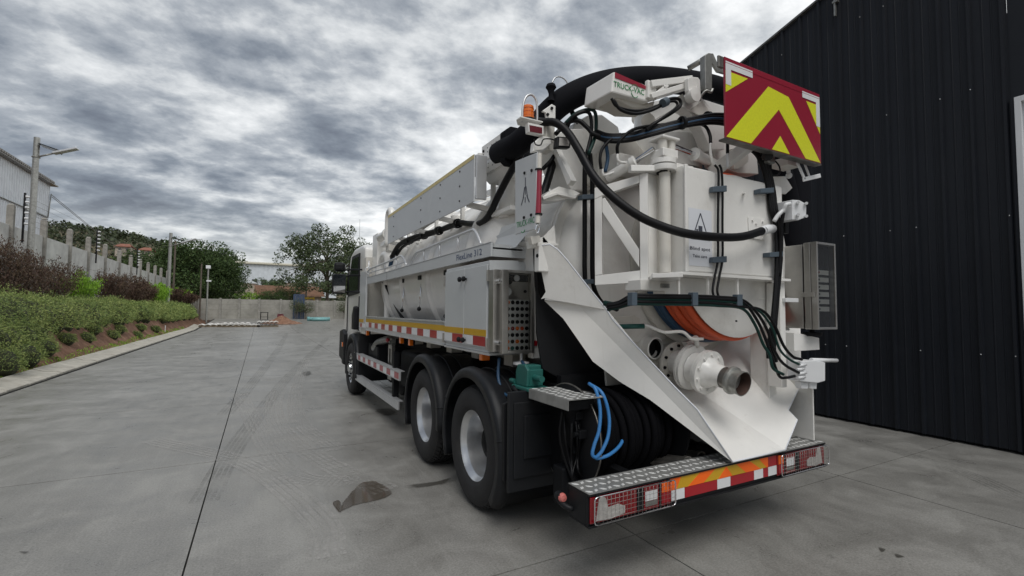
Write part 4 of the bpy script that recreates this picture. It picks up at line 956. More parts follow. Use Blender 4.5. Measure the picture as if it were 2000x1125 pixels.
# interior parts seen over the tray at the front: pipe, bracket, levers
P_(MB().lathe((1.98,8.2,1.40),(0,0,1),[(.055,0),(.055,.55),(.075,.56),(.075,.60),(.055,.61),(.055,.82)],20),'standpipe','white')
P_(MB().lathe((1.98,8.2,2.16),(0,0,1),[(.08,0),(.10,.01),(.10,.03),(.05,.05)],16),'pipe_flange','chrome')
mb=MB(); mb.prism([(2.05,8.45,1.40),(2.05,8.62,1.40),(2.05,8.62,1.86),(2.05,8.45,1.86)],(.03,0,0)); P_(mb,'slotted_bracket','cream'); 
for y in (8.47,8.55): P_(MB().box(2.045,2.049,y,y+.045,1.46,1.78),'bracket_slot','chassis')
P_(MB().tube(spl([(1.9,7.95,2.12),(1.95,7.8,1.95),(2.0,7.6,1.75),(2.05,7.35,1.55),(2.1,7.2,1.42)],6),.04,10),'tray_hose','hose')
for y,l in ((5.02,.50),(6.02,.42),(6.85,.44)):
    mb=MB(); mb.tube([(1.92,y+.05,2.15),(1.86,y-.03,2.15-l)],.010,8); o=P_(mb,'lever','chrome'); mb=MB(); mb.ball((1.86,y-.03,2.15-l-.01),.028); mb.build('lever_knob',M['black'],o)
    mb=MB(); mb.box(1.88,1.96,y,y+.12,2.11,2.166); mb.build('lever_mount',M['black'],o)
# ---------------------------------------------------------------- walkway
box('walkway_fascia','alu',XL,XL+.02,3.58,8.74,2.167,2.285,.003)
wk=box('walkway_deck','alu2',XL+.021,2.05,3.60,8.74,2.235,2.25)
box('walkway_edge','alu2',XL-.004,XL+.03,3.58,8.74,2.286,2.292)
box('walkway_seam','chassis',XL-.001,XL+.001,7.24,7.246,2.168,2.284)
mb=MB(); mb.prism([(XL+.02,3.60,2.17),(XL+.02,3.60,2.284),(2.35,3.60,2.26),(2.35,3.60,2.17)],(0,.02,0)); P_(mb,'walkway_end','alu')
P_(MB().poly([(1.93,3.5,2.25),(1.93,8.7,2.25),(2.02,8.7,2.50),(2.02,3.2,2.50)][::-1]),'kick_plate','alu')
plateX('upper_cover','alu',[(940,478),(1022,430),(1022,472),(958,474)],1.98,.02)
text('FlexLine 312','blueprint',(XL-.001,4.36,2.198),(0,-1,0),(0,0,1),.058,T,width=.60,bold=.0,lift=.0015)
# handrails
def rail(pts,posts,low):
    Q=[at(a,b,x=XL+.03) for a,b in pts]; o=P_(MB().tube(spl(Q,5),.016,8),'handrail','alu2')
    for a,b in posts:
        p=at(a,b,x=XL+.03); q=Vector((p.x,p.y,2.285)); mb=MB(); mb.tube([p,q],.010,6); mb.build('rail_post',M['alu2'],o)
    Q=[Vector((p.x,p.y,p.z)) for p in [at(a,b,x=XL+.03) for a,b in low]]
rail([(802,517),(806,506),(813,494),(824,489),(870,470),(918,451),(926,450),(932,458),(940,478)],[(828,487.5),(859,474.5),(895,460.5)],[])
rail([(716,541),(718,532),(724,525),(736,520),(770,506),(782,500),(788,504),(794,518)],[(734,521),(752,514),(774,504)],[])
P_(MB().tube([at(722,533,x=XL+.03),at(790,512,x=XL+.03)],.009,6),'mid_rail','alu2')
# ---------------------------------------------------------------- side cabinet
cabi=box('cabinet','alu',XL+.004,2.45,3.60,4.655,1.345,2.135,.006)
for (a,b) in ((4.13,4.64),(3.625,4.12)):
    mb=MB(); mb.box(XL-.012,XL+.003,a,b,1.385,2.10); d=mb.build('cabinet_door',M['alu'],T,bevel=.003); d.matrix_parent_inverse=WI[T.name]
    mb=MB(); mb.box(XL-.0145,XL-.0125,a+.004,b-.004,1.482,1.54); mb.build('yellow_strip',M['yellow'],d)
    m_=a+(b-a)*.56
    for q0,q1,mt in ((m_+.002,b-.004,'tapewhite'),(a+.02,m_,'red')):
        mb=MB(); mb.box(XL-.0145,XL-.0125,q0,q1,1.397,1.478); mb.build('reflector_block',M[mt],d)
    kx=a+.045 if a>4 else b-.045
    for z in (2.0,1.43): 
        mb=MB(); mb.lathe((XL-.012,kx,z),(-1,0,0),[(.010,0),(.012,.015),(.024,.02),(.026,.035),(.018,.045),(.001,.047)],14); mb.build('door_knob',M['black'],d)
for y in (4.65,3.60):
    for z in (1.42,2.0): P_(MB().box(XL-.02,XL+.0,y-.018,y+.018,z-.045,z+.05).cyl((XL-.022,y,z-.045),(XL-.022,y,z+.05),.008),'hinge','steel')
box('cabinet_base','alu2',XL-.005,XL+.5,3.59,4.66,1.325,1.344)
mb=MB(); mb.prism([at(a,b,y=3.594) for a,b in ((956,508),(1012,509),(1024,545),(956,548))],(0,.004,0)); P_(mb,'cabinet_end','alu')
mb=MB(); mb.box(XL+.02,XL+.10,3.78,3.84,1.262,1.322); P_(mb,'marker_lamp','amber',.006)
# ---------------------------------------------------------------- left control panel
xp0,xp1=1.80,2.06; yf=3.42
cp=MB(); cp.box(xp0-.02,xp1+.0,yf+.045,3.66,1.355,2.035); cpo=P_(cp,'control_box','steel',.006)
mb=MB(); 
mb.box(xp0-.035,xp0+.022,yf,yf+.040,1.35,2.045); mb.box(xp1-.022,xp1+.012,yf,yf+.040,1.35,2.045); mb.box(xp0+.022,xp1-.022,yf,yf+.04,2.02,2.045); mb.box(xp0+.022,xp1-.022,yf,yf+.04,1.35,1.375); mb.build('lid_frame',M['steel'],cpo,bevel=.003)
mb=MB(); mb.poly([(xp0+.022,yf+.012,1.376),(xp1-.022,yf+.012,1.376),(xp1-.022,yf+.012,2.019),(xp0+.022,yf+.012,2.019)]); mb.build('lid_window',M['window'],cpo)
mb=MB(); mb.box(xp0+.02,xp1-.02,yf+.041,yf+.044,1.80,2.02); mb.build('gauge_plate',M['steel'],cpo)
M['panelgrey']=pmat('panel_face',(.62,.63,.62),.5,var=.05)
mb=MB(); mb.box(xp0+.02,xp1-.02,yf+.041,yf+.044,1.375,1.799); mb.build('button_plate',M['panelgrey'],cpo)
mb=MB(); mb.box(xp0+.03,xp1-.03,yf+.038,yf+.0405,1.95,2.012); mb.build('display',M['glass'],cpo)
for cx,cz,r in ((xp0+.115,1.98,.027),(xp0+.03,1.865,.035),(xp0+.04,1.955,.032)):
    mb=MB(); mb.lathe((cx,yf+.0375,cz),(0,-1,0),[(.001,.003),(r*.8,.003),(r*.8,.008),(r,.008),(r,0)],20); mb.build('gauge',M['tapewhite'] if r!=.032 else M['glass'],cpo)
mb=MB(); mb.lathe((xp0+.2,yf+.040,1.87),(0,-1,0),[(.014,0),(.012,.01),(.001,.012)],12); mb.build('knob',M['black'],cpo)
rowc=[['amber','black','black','black','black'],['black']*5,['black']*5,['black']*5,['amber','redlens','amber','orange','black'],['black']*5,['amber','black','amber','black','black'],['amber','teal','black','black','black']]
for r_ in range(8):
    z=1.775-r_*.0545
    for c_ in range(5):
        x=xp0+.035+c_*.0455; mb=MB(); mb.lathe((x,yf+.0405,z),(0,-1,0),[(.017,0),(.017,.005),(.013,.007),(.012,.016),(.001,.018)],10); mb.build('push_button',M[rowc[r_][c_]],cpo)
        mb=MB(); mb.box(x-.014,x+.014,yf+.039,yf+.0405,z-.028,z-.022); mb.build('button_label',M['paper'],cpo)
P_(MB().box(xp0-.045,xp0-.02,3.46,3.6,1.93,1.97).cyl((xp0-.05,3.44,1.95),(xp0-.05,3.62,1.95),.011),'latch','chrome'); P_(MB().box(xp0-.045,xp0-.02,3.46,3.6,1.42,1.46).cyl((xp0-.05,3.44,1.44),(xp0-.05,3.62,1.44),.011),'latch','chrome')
P_(MB().box(XL-.01,XL+.09,3.50,3.595,1.36,2.05),'panel_bracket','steel',.004)
P_(MB().lathe((1.99,3.50,1.25),(0,0,1),[(.012,.10),(.012,.03),(.07,.02),(.07,0),(.001,0)],18),'warning_horn','tapewhite')
plate('rear_red_reflector','red',[(1041,664),(1050,666),(1049,676),(1041,675)],3.44,.004); 
box('rear_post','white',2.075,2.16,3.45,3.53,1.30,2.1,.004)
# ---------------------------------------------------------------- top side board
XB=1.748
for a,b in ((5.28,7.31),(4.0,5.275)):
    bd=box('side_board','alu',XB,XB+.012,a,b,2.725,3.175,.002)
    mb=MB(); mb.box(XB-.0025,XB-.0005,a,b,3.135,3.1749); mb.build('yellow_edge_tape',M['paleyellow'],bd)
    for q in (a+.35,b-.35):
        for z in (2.80,2.95,3.10): mb=MB(); bolt(mb,(XB-.0005,q,z),(-1,0,0),.010,.005); mb.build('rivet',M['black'],bd)
box('board_top','alu2',XB+.013,XB+.14,4.0,7.31,3.16,3.172)
box('board_end','alu2',XB+.013,XB+.12,3.97,4.0,2.75,3.17,.004)
for y in (4.2,5.0,5.9,6.7,7.2): P_(MB().bar((XB+.02,y,2.74),(XB+.75,y,2.66),.04,.05).bar((XB+.3,y,2.72),(XB+.3,y,3.15),.04,.04),'board_support','white')
for y in (5.35,6.75): P_(MB().cyl((2.1,y,2.5),(2.1,y,2.86),.06),'support_tube','white')
# cable bundle under the board
hose('cable_bundle','hose',[(765,502,7.2),(778,480,6.9),(797,468,6.5),(826,458,6.0),(860,449,5.5),(893,436,5.0),(918,437,4.7),(938,436,4.4),(955,420,4.15),(972,385,3.9),(990,350,3.75),(1008,318,3.6),(1022,290,3.5),(1030,268,3.45)],.033)
hose('cable_bundle','hose',[(775,498,7.1),(787,482,6.8),(812,468,6.2),(850,455,5.65),(893,439,5.0)],.022)
for a,b,y in ((893,437,4.98),(857,451,5.5),(828,460,6.0),(800,470,6.5)): 
    p=at(a,b,y=y); P_(MB().lathe((p.x,y-.03,p.z),(0,1,.1),[(.04,0),(.056,0),(.056,.06),(.04,.06)],12),'cable_clamp','black')
hose('thin_cable','navy',[(762,520,7.4),(768,500,7.3),(776,486,7.2)],.03)
# equipment behind the cab
b0=at(714,456,x=1.86); 
box('filter_housing','white',1.86,2.3,8.55,8.95,2.30,3.10,.02)
P_(MB().tube(spl([(1.95,8.5,2.28),(1.95,8.5,2.5),(1.95,8.38,2.62),(1.95,8.2,2.66),(1.95,8.02,2.6),(1.95,7.98,2.4)],6),.085,16),'air_pipe','white')
P_(MB().tube(spl([(2.1,7.95,2.3),(2.1,7.95,2.6),(2.1,7.8,2.72),(2.15,7.6,2.7)],6),.085,16),'air_pipe','white')
P_(MB().tube(spl([(1.9,8.5,3.0),(1.9,8.2,3.0),(1.9,7.95,2.99)],4),.075,16).lathe((1.9,7.98,2.99),(0,-1,0),[(.07,0),(.10,0),(.10,.08),(.07,.08)],18),'air_pipe','white')
P_(MB().tube(spl([(1.85,7.72,2.75),(1.85,7.72,3.15),(1.85,7.68,3.28),(1.85,7.58,3.32),(1.85,7.5,3.28),(1.85,7.47,3.18)],6),.055,14),'vent_gooseneck','white')
box('pipe_bracket','white',1.86,2.0,7.9,8.3,2.80,2.88,.01); box('valve_block','cream',1.84,1.98,7.6,7.82,2.66,2.80,.01)
P_(MB().tube([(1.76,8.74,2.3),(1.76,8.74,2.6)],.012,8).torus((1.76,8.74,2.42),(0,1,0),.06,.012,16,6),'hand_wheel','alu2')
# ladder-like grille on top and vents
for k in range(5): P_(MB().bar((2.35,4.1+k*.35,3.12),(3.4,4.1+k*.35,3.30),.04,.03),'top_rung','white')
P_(MB().bar((2.3,3.9,3.0),(2.3,5.9,3.12),.05,.06),'top_rail','white')
box('top_box','white',2.3,3.3,7.0,8.4,3.1,3.3,.03)
# right side counterparts
box('right_cabinet','alu',XR-.6,XR,3.6,8.74,1.345,2.2,.01); box('right_walkway','alu2',XR-.35,XR,3.6,8.74,2.22,2.29)
box('right_guard_rail','alu2',XR-.01,XR+.02,6.35,9.75,.745,.865); box('right_guard_rail','alu2',XR-.01,XR+.02,6.35,9.75,.345,.455)
mb=MB(); mb.box(4.35,4.61,pm.y-.09,pm.y+.09,2.02,2.42); P_(mb,'mirror','black',.05)
P_(MB().tube([(4.1,pm.y-.4,2.3),(4.4,pm.y,2.3)],.02,6),'mirror_arm','black')
# ================================================================== TRUCK REAR
# ---------------------------------------------------------------- bumper
YB=2.232; XBL,XBR=1.73,4.18
bz0,bz1=.452,.637
bp=MB(); bp.box(XBL,XBR,YB+.015,YB+.03,bz0,bz1); bp.box(XBL,XBR,YB+.0,YB+.20,bz0-.012,bz0-.001); bp.box(XBL,XBL+.008,YB+.031,YB+.20,bz0,bz1-.004); bp.box(XBR-.008,XBR,YB+.031,YB+.20,bz0,bz1-.004); bp.box(XBL,XBR,YB-.002,YB+.014,bz1-.014,bz1-.003)
bm=P_(bp,'rear_bumper','black',.002)
M['tread']=pmat('tread_plate',(.27,.27,.26),.38,metal=.3,var=.2,vscale=9,dirt=.7,dirtcol=(.12,.11,.1))
M['tread_hi']=pmat('tread_lozenge',(.80,.80,.78),.3,metal=.3,var=.15,vscale=9,dirt=.4)
def tread(x0,x1,y0,y1,z,par,name='tread_plate'):
    o=MB().box(x0,x1,y0,y1,z-.004,z).build(name,M['tread'],par); mb=MB(); st=.052; 
    nx_=int((x1-x0)/st); ny_=max(1,int((y1-y0)/st))
    for i in range(nx_):
        for j in range(ny_):
            cx=x0+(i+.5)*(x1-x0)/nx_; cy=y0+(j+.5)*(y1-y0)/ny_; a=R(45 if (i+j)%2 else -45); d=Vector((math.cos(a),math.sin(a),0)); w=Vector((-d.y,d.x,0)); c=Vector((cx,cy,z+.0003))
            b=[c-d*.025,c-w*.0125,c+d*.025,c+w*.0125]; t=[c-d*.018,c-w*.008,c+d*.018,c+w*.008]
            mb.loft(b,[q+Vector((0,0,.0022)) for q in t])
    if isinstance(par,bpy.types.Object) and par==T: mb.build('tread_pattern',M['tread_hi'],o,kind='stuff')
    else: mb.build('tread_pattern',M['tread_hi'],par,kind='stuff')
    return o
tread(XBL,XBR,YB-.002,YB+.205,bz1+.003,bm)
P_(MB().box(XBL,XBR,YB+.206,YB+.215,bz1-.05,bz1+.003),'bumper_back','black')
# marking tape strips on the bumper (upper: orange / amber wedges; lower: red / white)
xa=at(1300,960,y=YB).x; xb=at(1502,905,y=YB).x
zm=bz0+(bz1-bz0)*.50; zt=bz1-.018; zl=bz0+.024
def quadF(name,mat,pts,th=.003): return P_(MB().prism([(x,YB+.0145-.006,z) for x,z in pts],(0,th,0)),name,mat)
quadF('amber_marking_strip','yellow',[(xa,zm),(xb,zm),(xb,zt),(xa,zt)],.006)
W_=xb-xa
def wedge(a,b,c,d): P_(MB().prism([(xa+W_*a,YB+.0075,zm),(xa+W_*b,YB+.0075,zm),(xa+W_*d,YB+.0075,zt),(xa+W_*c,YB+.0075,zt)],(0,.001,0)),'orange_marking','orangetape')
wedge(0,.10,0,.14); wedge(.20,.34,.31,.45); P_(MB().prism([(xa+W_*.48,YB+.0075,zm),(xa+W_*.62,YB+.0075,zm),(xa+W_*.56,YB+.0075,zt)],(0,.001,0)),'orange_marking','orangetape')
wedge(.76,.92,.66,.80) ; P_(MB().prism([(xa+W_*.985,YB+.0075,zm),(xa+W_,YB+.0075,zm),(xa+W_,YB+.0075,zt),(xa+W_*.90,YB+.0075,zt)],(0,.001,0)),'orange_marking','orangetape')
segs=[(0,.055,'red'),(.055,.17,'tapewhite'),(.17,.47,'red'),(.47,.60,'tapewhite'),(.60,.845,'red'),(.845,.945,'tapewhite'),(.945,1,'red')]
for a,b,mt in segs: quadF('reflector_block',mt,[(xa+W_*a+.001,zl),(xa+W_*b-.001,zl),(xa+W_*b-.001,zm-.002),(xa+W_*a+.001,zm-.002)],.006)
xe=at(1520,890,y=YB).x
quadF('reflector_block','red',[(xb+.003,zm),(xe,zm),(xe,zt),(xb+.003,zt)]); quadF('reflector_block','tapewhite',[(xb+.003,zl),(xe,zl),(xe,zm-.002),(xb+.003,zm-.002)])
# tail lamps behind wire guards
def taillamp(x0,x1,flip):
    o=P_(MB().box(x0,x1,YB+.002,YB+.014,bz0+.012,bz1-.02),'tail_lamp','redlens',.004)
    w=x1-x0; f=lambda t: x0+w*t if not flip else x1-w*t
    def part(nm,mt,t0,t1,z0,z1,proud=.002):
        a,b=sorted((f(t0),f(t1))); MB().box(a,b,YB+.0015-proud,YB+.0015,z0,z1).build(nm,M[mt],o)
    H=bz1-bz0
    mb=MB(); pts=[(.06,.14),(.22,.10),(.40,.18),(.40,.40),(.32,.52),(.20,.48),(.17,.80),(.10,.90),(.08,.55)]
    mb.prism([(f(a),YB-.003,bz0+H*b) for a,b in pts],(0,.004,0)); mb.build('reversing_lens',M['clearlens'],o)
    part('reflector_block','tapewhite',.66,.82,bz0+H*.36,bz0+H*.68); part('grey_block','galv',.66,.82,bz0+H*.18,bz0+H*.34); part('lamp_gap','black',.55,.64,bz0+H*.1,bz0+H*.86,.001)
    part('lamp_gap','black',.84,.87,bz0+H*.06,bz0+H*.9,.0012); part('orange_block','orangetape',.88,.98,bz0+H*.52,bz0+H*.88); part('red_block','red',.88,.98,bz0+H*.16,bz0+H*.5)
    for t in (.12,.24,.36,.47): part('lens_rib','darkred',t,t+.008,bz0+H*.5,bz0+H*.86,.0025)
    yg=YB-.028
    gb_=MB(); R4=[(x0+.008,yg,bz0+.014),(x1+.014,yg,bz0+.014),(x1+.014,yg,bz1-.012),(x0+.008,yg,bz1-.012)]
    P=[]; rr=.02
    for i in range(4):
        p=Vector(R4[i]); a=(Vector(R4[i-1])-p).normalized()*rr; b=(Vector(R4[(i+1)%4])-p).normalized()*rr
        P+=[p+a,p+(a+b)*.3,p+b]
    gb_.tube(P,.0038,8,closed=True); gr_=P_(gb_,'lamp_guard','chrome')
    nxx=int((x1-x0+.0)/.030)
    for k in range(1,nxx+1):
        x=x0+.008+(x1-x0+.006)*k/(nxx+.3); MB().tube([(x,yg,bz0+.014),(x,yg,bz1-.012)],.0010,5).build('guard_wire',M['galv'],gr_)
    for k in range(1,6):
        z=bz0+.014+(bz1-bz0-.026)*k/6; MB().tube([(x0+.008,yg-.002,z),(x1+.014,yg-.002,z)],.0010,5).build('guard_wire',M['galv'],gr_)
    for x in (x0+.04,x1-.03):
        for z in (bz0+.014,bz1-.014): MB().box(x-.006,x+.006,yg-.003,YB+.002,z-.005,z+.005).build('guard_clip',M['black'],gr_)
taillamp(XBL+.012,at(1314,960,y=YB).x-.018,False); taillamp(at(1517,900,y=YB).x+.01,XBR-.02,True)
# side marker on a rubber arm
p=at(1097,972,x=1.69); P_(MB().tube(spl([(1.80,YB+.2,.50),(1.72,YB+.17,.50),(1.685,p.y+.02,.53),(1.685,p.y+.01,.575)],5),.018,8).lathe((1.695,p.y+.055,p.z),(0,-1,0),[(.001,0),(.026,.002),(.03,.02),(.03,.05)],16),'marker_arm','black')
P_(MB().lathe((1.695,p.y+.005,p.z),(0,-1,0),[(.028,0),(.027,.012),(.02,.024),(.001,.028)],16),'marker_lens',pmat('pink_lens',(.55,.16,.14),.2,coat=.6))
for x in (2.2,3.7): P_(MB().box(x,x+.08,YB+.2,3.0,.50,.62),'bumper_arm','chassis')
P_(MB().tube([(2.75,2.75,.56),(2.80,2.47,.60)],.045,14,caps=False).lathe((2.80,2.47,.60),(-.15,-1,.12),[(.045,0),(.052,.0),(.052,.03),(.04,.03),(.035,-.05)],18),'exhaust_pipe','worn')
P_(MB().tube([(2.95,2.75,.58),(2.98,2.50,.61)],.04,14,caps=False).lathe((2.98,2.50,.61),(-.15,-1,.12),[(.04,0),(.047,.0),(.047,.03),(.036,.03),(.03,-.05)],18),'exhaust_pipe','worn')
P_(MB().tube([(3.1,2.9,.62),(3.15,2.5,.62)],.05,12),'flexible_pipe','chassis')
for k in range(9): P_(MB().torus((3.11+.005*k,2.86-.04*k,.62),(0,1,0),.05,.008,14,5),'pipe_ring','black') if k%2==0 else None
# dark plates in the underbody
box('rear_frame','chassis',2.1,3.85,3.06,3.12,.70,1.2); 
box('side_frame','chassis',2.1,2.16,2.75,3.6,.95,1.12)
# ---------------------------------------------------------------- lower hose reel with blue hose
ax=(1,0,0); rc=Vector((2.02,2.86,.80))
rl=MB(); rl.lathe(rc,ax,[(.001,0),(.36,0),(.375,.008),(.375,.02),(.36,.025),(.12,.03)],48); ro=P_(rl,'lower_hose_reel','chassis')
mb=MB(); mb.torus(rc+Vector((.01,0,0)),ax,.372,.006,48,6); mb.build('reel_rim',M['worn'],ro)
mb=MB(); mb.lathe(rc+Vector((.03,0,0)),ax,[(.12,0),(.12,.8),(.001,.8)],24); mb.build('reel_drum',M['chassis'],ro)
mb=MB(); mb.lathe(rc+Vector((.80,0,.02)),ax,[(.2,0),(.40,0),(.40,.02),(.001,.02)],48); mb.build('reel_flange',M['chassis'],ro)
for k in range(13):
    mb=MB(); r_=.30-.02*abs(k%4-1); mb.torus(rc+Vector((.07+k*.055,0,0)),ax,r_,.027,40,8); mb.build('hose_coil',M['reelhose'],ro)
for i,off in enumerate(((0,0),(.05,.01))):
    hose('blue_hose','bluehose',[(1152,750,2.62),(1164,762,2.56),(1172,800,2.52),(1170,840,2.5),(1161,868,2.5),(1157,888,2.5),(1166,895,2.5)],.012) if i==0 else hose('blue_hose','bluehose',[(1150,749,2.66),(1176,768,2.54),(1189,810,2.5),(1188,850,2.48),(1176,880,2.48),(1165,895,2.5),(1190,888,2.5),(1212,868,2.56),(1222,840,2.62)],.012)
# step
z=1.13; st=MB(); a=at(1037,742,z=z); 
S0=[at(1037,741,z=z),at(1088,737,z=z),at(1163,756,z=z),at(1110,757,z=z)]
S0=[Vector((1.79,3.02,z)),Vector((2.07,3.02,z)),Vector((2.07,2.50,z)),Vector((1.79,2.50,z))]
P_(MB().box(1.79,2.09,2.52,3.02,z-.006,z-.004).box(1.785,1.789,2.52,3.02,z-.07,z-.004),'side_step','tread')
so_=tread(1.79,2.09,2.52,3.02,z,T,'step_tread')
P_(MB().box(1.83,2.05,2.6,3.2,z-.09,z-.03),'step_bracket','chassis'); P_(MB().bar((1.95,2.72,z-.08),(2.0,2.82,.45),.07,.10),'step_post','chassis'); P_(MB().box(1.88,2.02,2.72,2.84,.36,.62),'post_foot','chassis',.01)
for i in range(6):
    x=1.9+.03*i; P_(MB().tube(spl([(x,2.75+.03*math.sin(i*2),1.02),(x-.03,2.7+.04*math.cos(i),.85),(x+.02*math.sin(i*3),2.72,.68),(x+.05*math.cos(i),2.68,.52+.02*i),(x+.10,2.74,.50),(x+.12,2.8,.62+.02*i)],6),.009+.002*(i%3),7),'service_hose','hose')
for i,(y,zz) in enumerate(((2.7,.98),(2.66,.86),(2.74,.74))): P_(MB().box(1.96,2.03,y-.03,y+.03,zz-.03,zz+.03).cyl((1.93,y,zz),(1.96,y,zz),.02,n=8),'valve_fitting','chassis',.006)
# teal pump and blue-black cable loop
tp=MB(); c=at(1024,735,x=1.86); cx,cy_,cz=c
tp.prism([(1.83,cy_-.09,cz-.07),(1.83,cy_-.10,cz+.06),(1.83,cy_-.05,cz+.10),(1.83,cy_+.06,cz+.09),(1.83,cy_+.09,cz+.03),(1.83,cy_+.085,cz-.07)],(.03,0,0)); tp.box(1.85,1.98,cy_-.09,cy_-.06,cz-.07,cz+.06); tp.box(1.85,1.98,cy_+.05,cy_+.085,cz-.07,cz+.06); tp.box(1.85,1.98,cy_-.06,cy_+.05,cz+.05,cz+.09)
tp.cyl((1.9,cy_-.2,cz+.0),(1.9,cy_-.09,cz+.0),.024); tp.box(1.81,2.0,cy_-.14,cy_+.12,cz-.10,cz-.071); tp.cyl((1.83,cy_+.09,cz-.05),(1.83,cy_+.16,cz-.05),.02)
P_(tp,'pump_housing','teal',.008)
P_(MB().tube(spl([(1.83,3.6,1.30),(1.80,3.55,1.13),(1.80,3.42,1.02),(1.82,3.28,1.06),(1.9,3.26,1.22),(1.97,3.45,1.28)],7),.014,8),'cable_loop','navy')
P_(MB().tube(spl([(1.99,3.5,1.25),(1.97,3.42,1.16),(2.0,3.3,1.1)],6),.010,8),'horn_cable','navy')
P_(MB().tube(spl([(1.80,3.30,1.10),(1.86,3.18,1.02),(2.0,3.05,1.0),(2.15,3.0,1.02)],6),.022,8),'frame_tube','chassis')
# ---------------------------------------------------------------- discharge chute
def onplane(q,p0,nrm):
    d=cF+cR*((q[0]-1000)/F_PX)+cU*((562.5-q[1])/F_PX); return cC+d*((p0-cC).dot(nrm)/d.dot(nrm))
def plane3(a,b,c): return a,(b-a).cross(c-a).normalized()
tip=at(1430,902,y=2.20); trp=at(1533,879,y=2.20); K0=at(1125,592,y=2.93); K1=at(1185,605,y=2.74)
PU=plane3(at(1047,486,y=3.02),K1,at(1064,583,y=3.05)); PM=plane3(K0,K1,tip); PL=plane3(K0,at(1064,588,y=3.10),tip)
up_=[onplane(q,*PU) for q in ((1045,483),(1060,479),(1074,477),(1090,488),(1106,506),(1145,556))]+[K1]
lowU=[onplane(q,*PU) for q in ((1064,582),(1057,584),(1066,570),(1056,522))]
K0u=onplane((1125,592),*PU)
rimM=[K1]+[onplane(q,*PM) for q in ((1195,622),(1230,662),(1267,702),(1318,756),(1362,800))]+[tip]
lowL=[onplane(q,*PL) for q in ((1064,588),(1100,622),(1130,665),(1158,706),(1210,745),(1270,781))]
def sheet(name,polys,mat,par,th=.007):
    mb=MB(); [mb.poly(p) for p in polys]; o=mb.build(name,M[mat],par); m_=o.modifiers.new('skin','SOLIDIFY'); m_.thickness=th; m_.offset=0; return o
co_=P_(MB().tube(up_+rimM[1:],.0065,6),'chute','paper')
sheet('chute_upper_plate',[up_+lowU],'white',co_); sheet('chute_side_plate',[rimM+[K0]],'white',co_); sheet('chute_lower_plate',[[K0,tip]+lowL[::-1]],'white',co_)
sheet('chute_fold_strip',[[K1,K0u,onplane((1064,583),*PU),lowL[0],K0]],'white',co_)
fold=[onplane((1064,585),*PU),onplane((1120,590),*PU),K1]; MB().tube(fold,.004,5).build('chute_fold',M['white'],co_)
VV_=at(1362,764,y=2.72); PW=plane3(trp,VV_,at(1565,748,y=2.42))
r1,r2,r3,r4,r5,r6=[onplane(q,*PW) for q in ((1557,820),(1539,801),(1565,748),(1563,640),(1452,622),(1372,704))]
sheet('chute_floor',[[VV_,tip,trp]],'white',co_)
sheet('chute_wing',[[VV_,trp,r1,r2,r3,r4,r5,r6]],'white',co_)
MB().tube([tip,trp],.0065,6).build('chute_rim',M['paper'],co_); MB().tube([trp,r1,r2,r3],.006,6).build('chute_rim',M['paper'],co_)
bk0=Vector((2.55,2.99,1.25)); bk1=Vector((3.3,2.99,1.45))
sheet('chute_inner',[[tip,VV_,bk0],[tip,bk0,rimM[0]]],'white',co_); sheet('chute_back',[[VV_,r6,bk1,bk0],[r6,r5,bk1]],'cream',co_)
P_(MB().prism([at(a,b,y=3.16) for a,b in ((1047,488),(1062,560),(1110,630),(1170,720),(1290,795),(1240,830),(1130,760),(1060,720),(1049,650))],(0,.02,0)),'dark_cover','black')  # flat black sheet added so the area left of the chute is dark
P_(MB().box(4.10,4.115,2.28,2.6,.65,1.15),'right_support_plate','white',.002)
# support pad under the pivot
plate('pivot_plate','white',[(1040,470),(1062,462),(1072,474),(1072,480),(1042,484)],3.0,.1)
plate('pivot_gusset','white',[(1060,474),(1060,464),(1083,440),(1086,474)],3.0,.012,.001)
plate('pivot_base','white',[(1050,474),(1087,474),(1092,480),(1050,481)],2.98,.16)
# lower dome closing plate
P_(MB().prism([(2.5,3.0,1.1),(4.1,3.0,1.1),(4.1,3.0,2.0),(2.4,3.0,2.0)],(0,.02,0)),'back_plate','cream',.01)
# ---------------------------------------------------------------- upper hose reel (orange / blue layers)
rc=Vector((3.45,2.9,2.17))
ro=P_(MB().lathe(rc,(0,-1,0),[(.001,-.04),(.74,-.04),(.765,-.025),(.765,0),(.74,.012),(.58,.02)],72),'rear_hose_reel','cream')
for k,(yy_,r_,mt) in enumerate(((2.84,.68,'navy'),(2.79,.69,'navy'),(2.735,.66,'orange'),(2.675,.67,'orange'),(2.61,.655,'orange'),(2.55,.665,'orange'))):
    mb=MB(); mb.torus((rc.x,yy_,rc.z),(0,1,0),r_,.034,80,10); mb.build('hose_coil',M[mt],ro)
mb=MB(); mb.lathe(rc+Vector((0,-.40,0)),(0,-1,0),[(.60,-.0),(.665,.0),(.668,.012),(.64,.022),(.60,.03),(.001,.055)],72); mb.build('reel_flange',M['white'],ro)
mb=MB(); bolt(mb,at(1437,627,y=2.44),(0,-1,0),.008,.01); mb.build('flange_bolt',M['black'],ro)
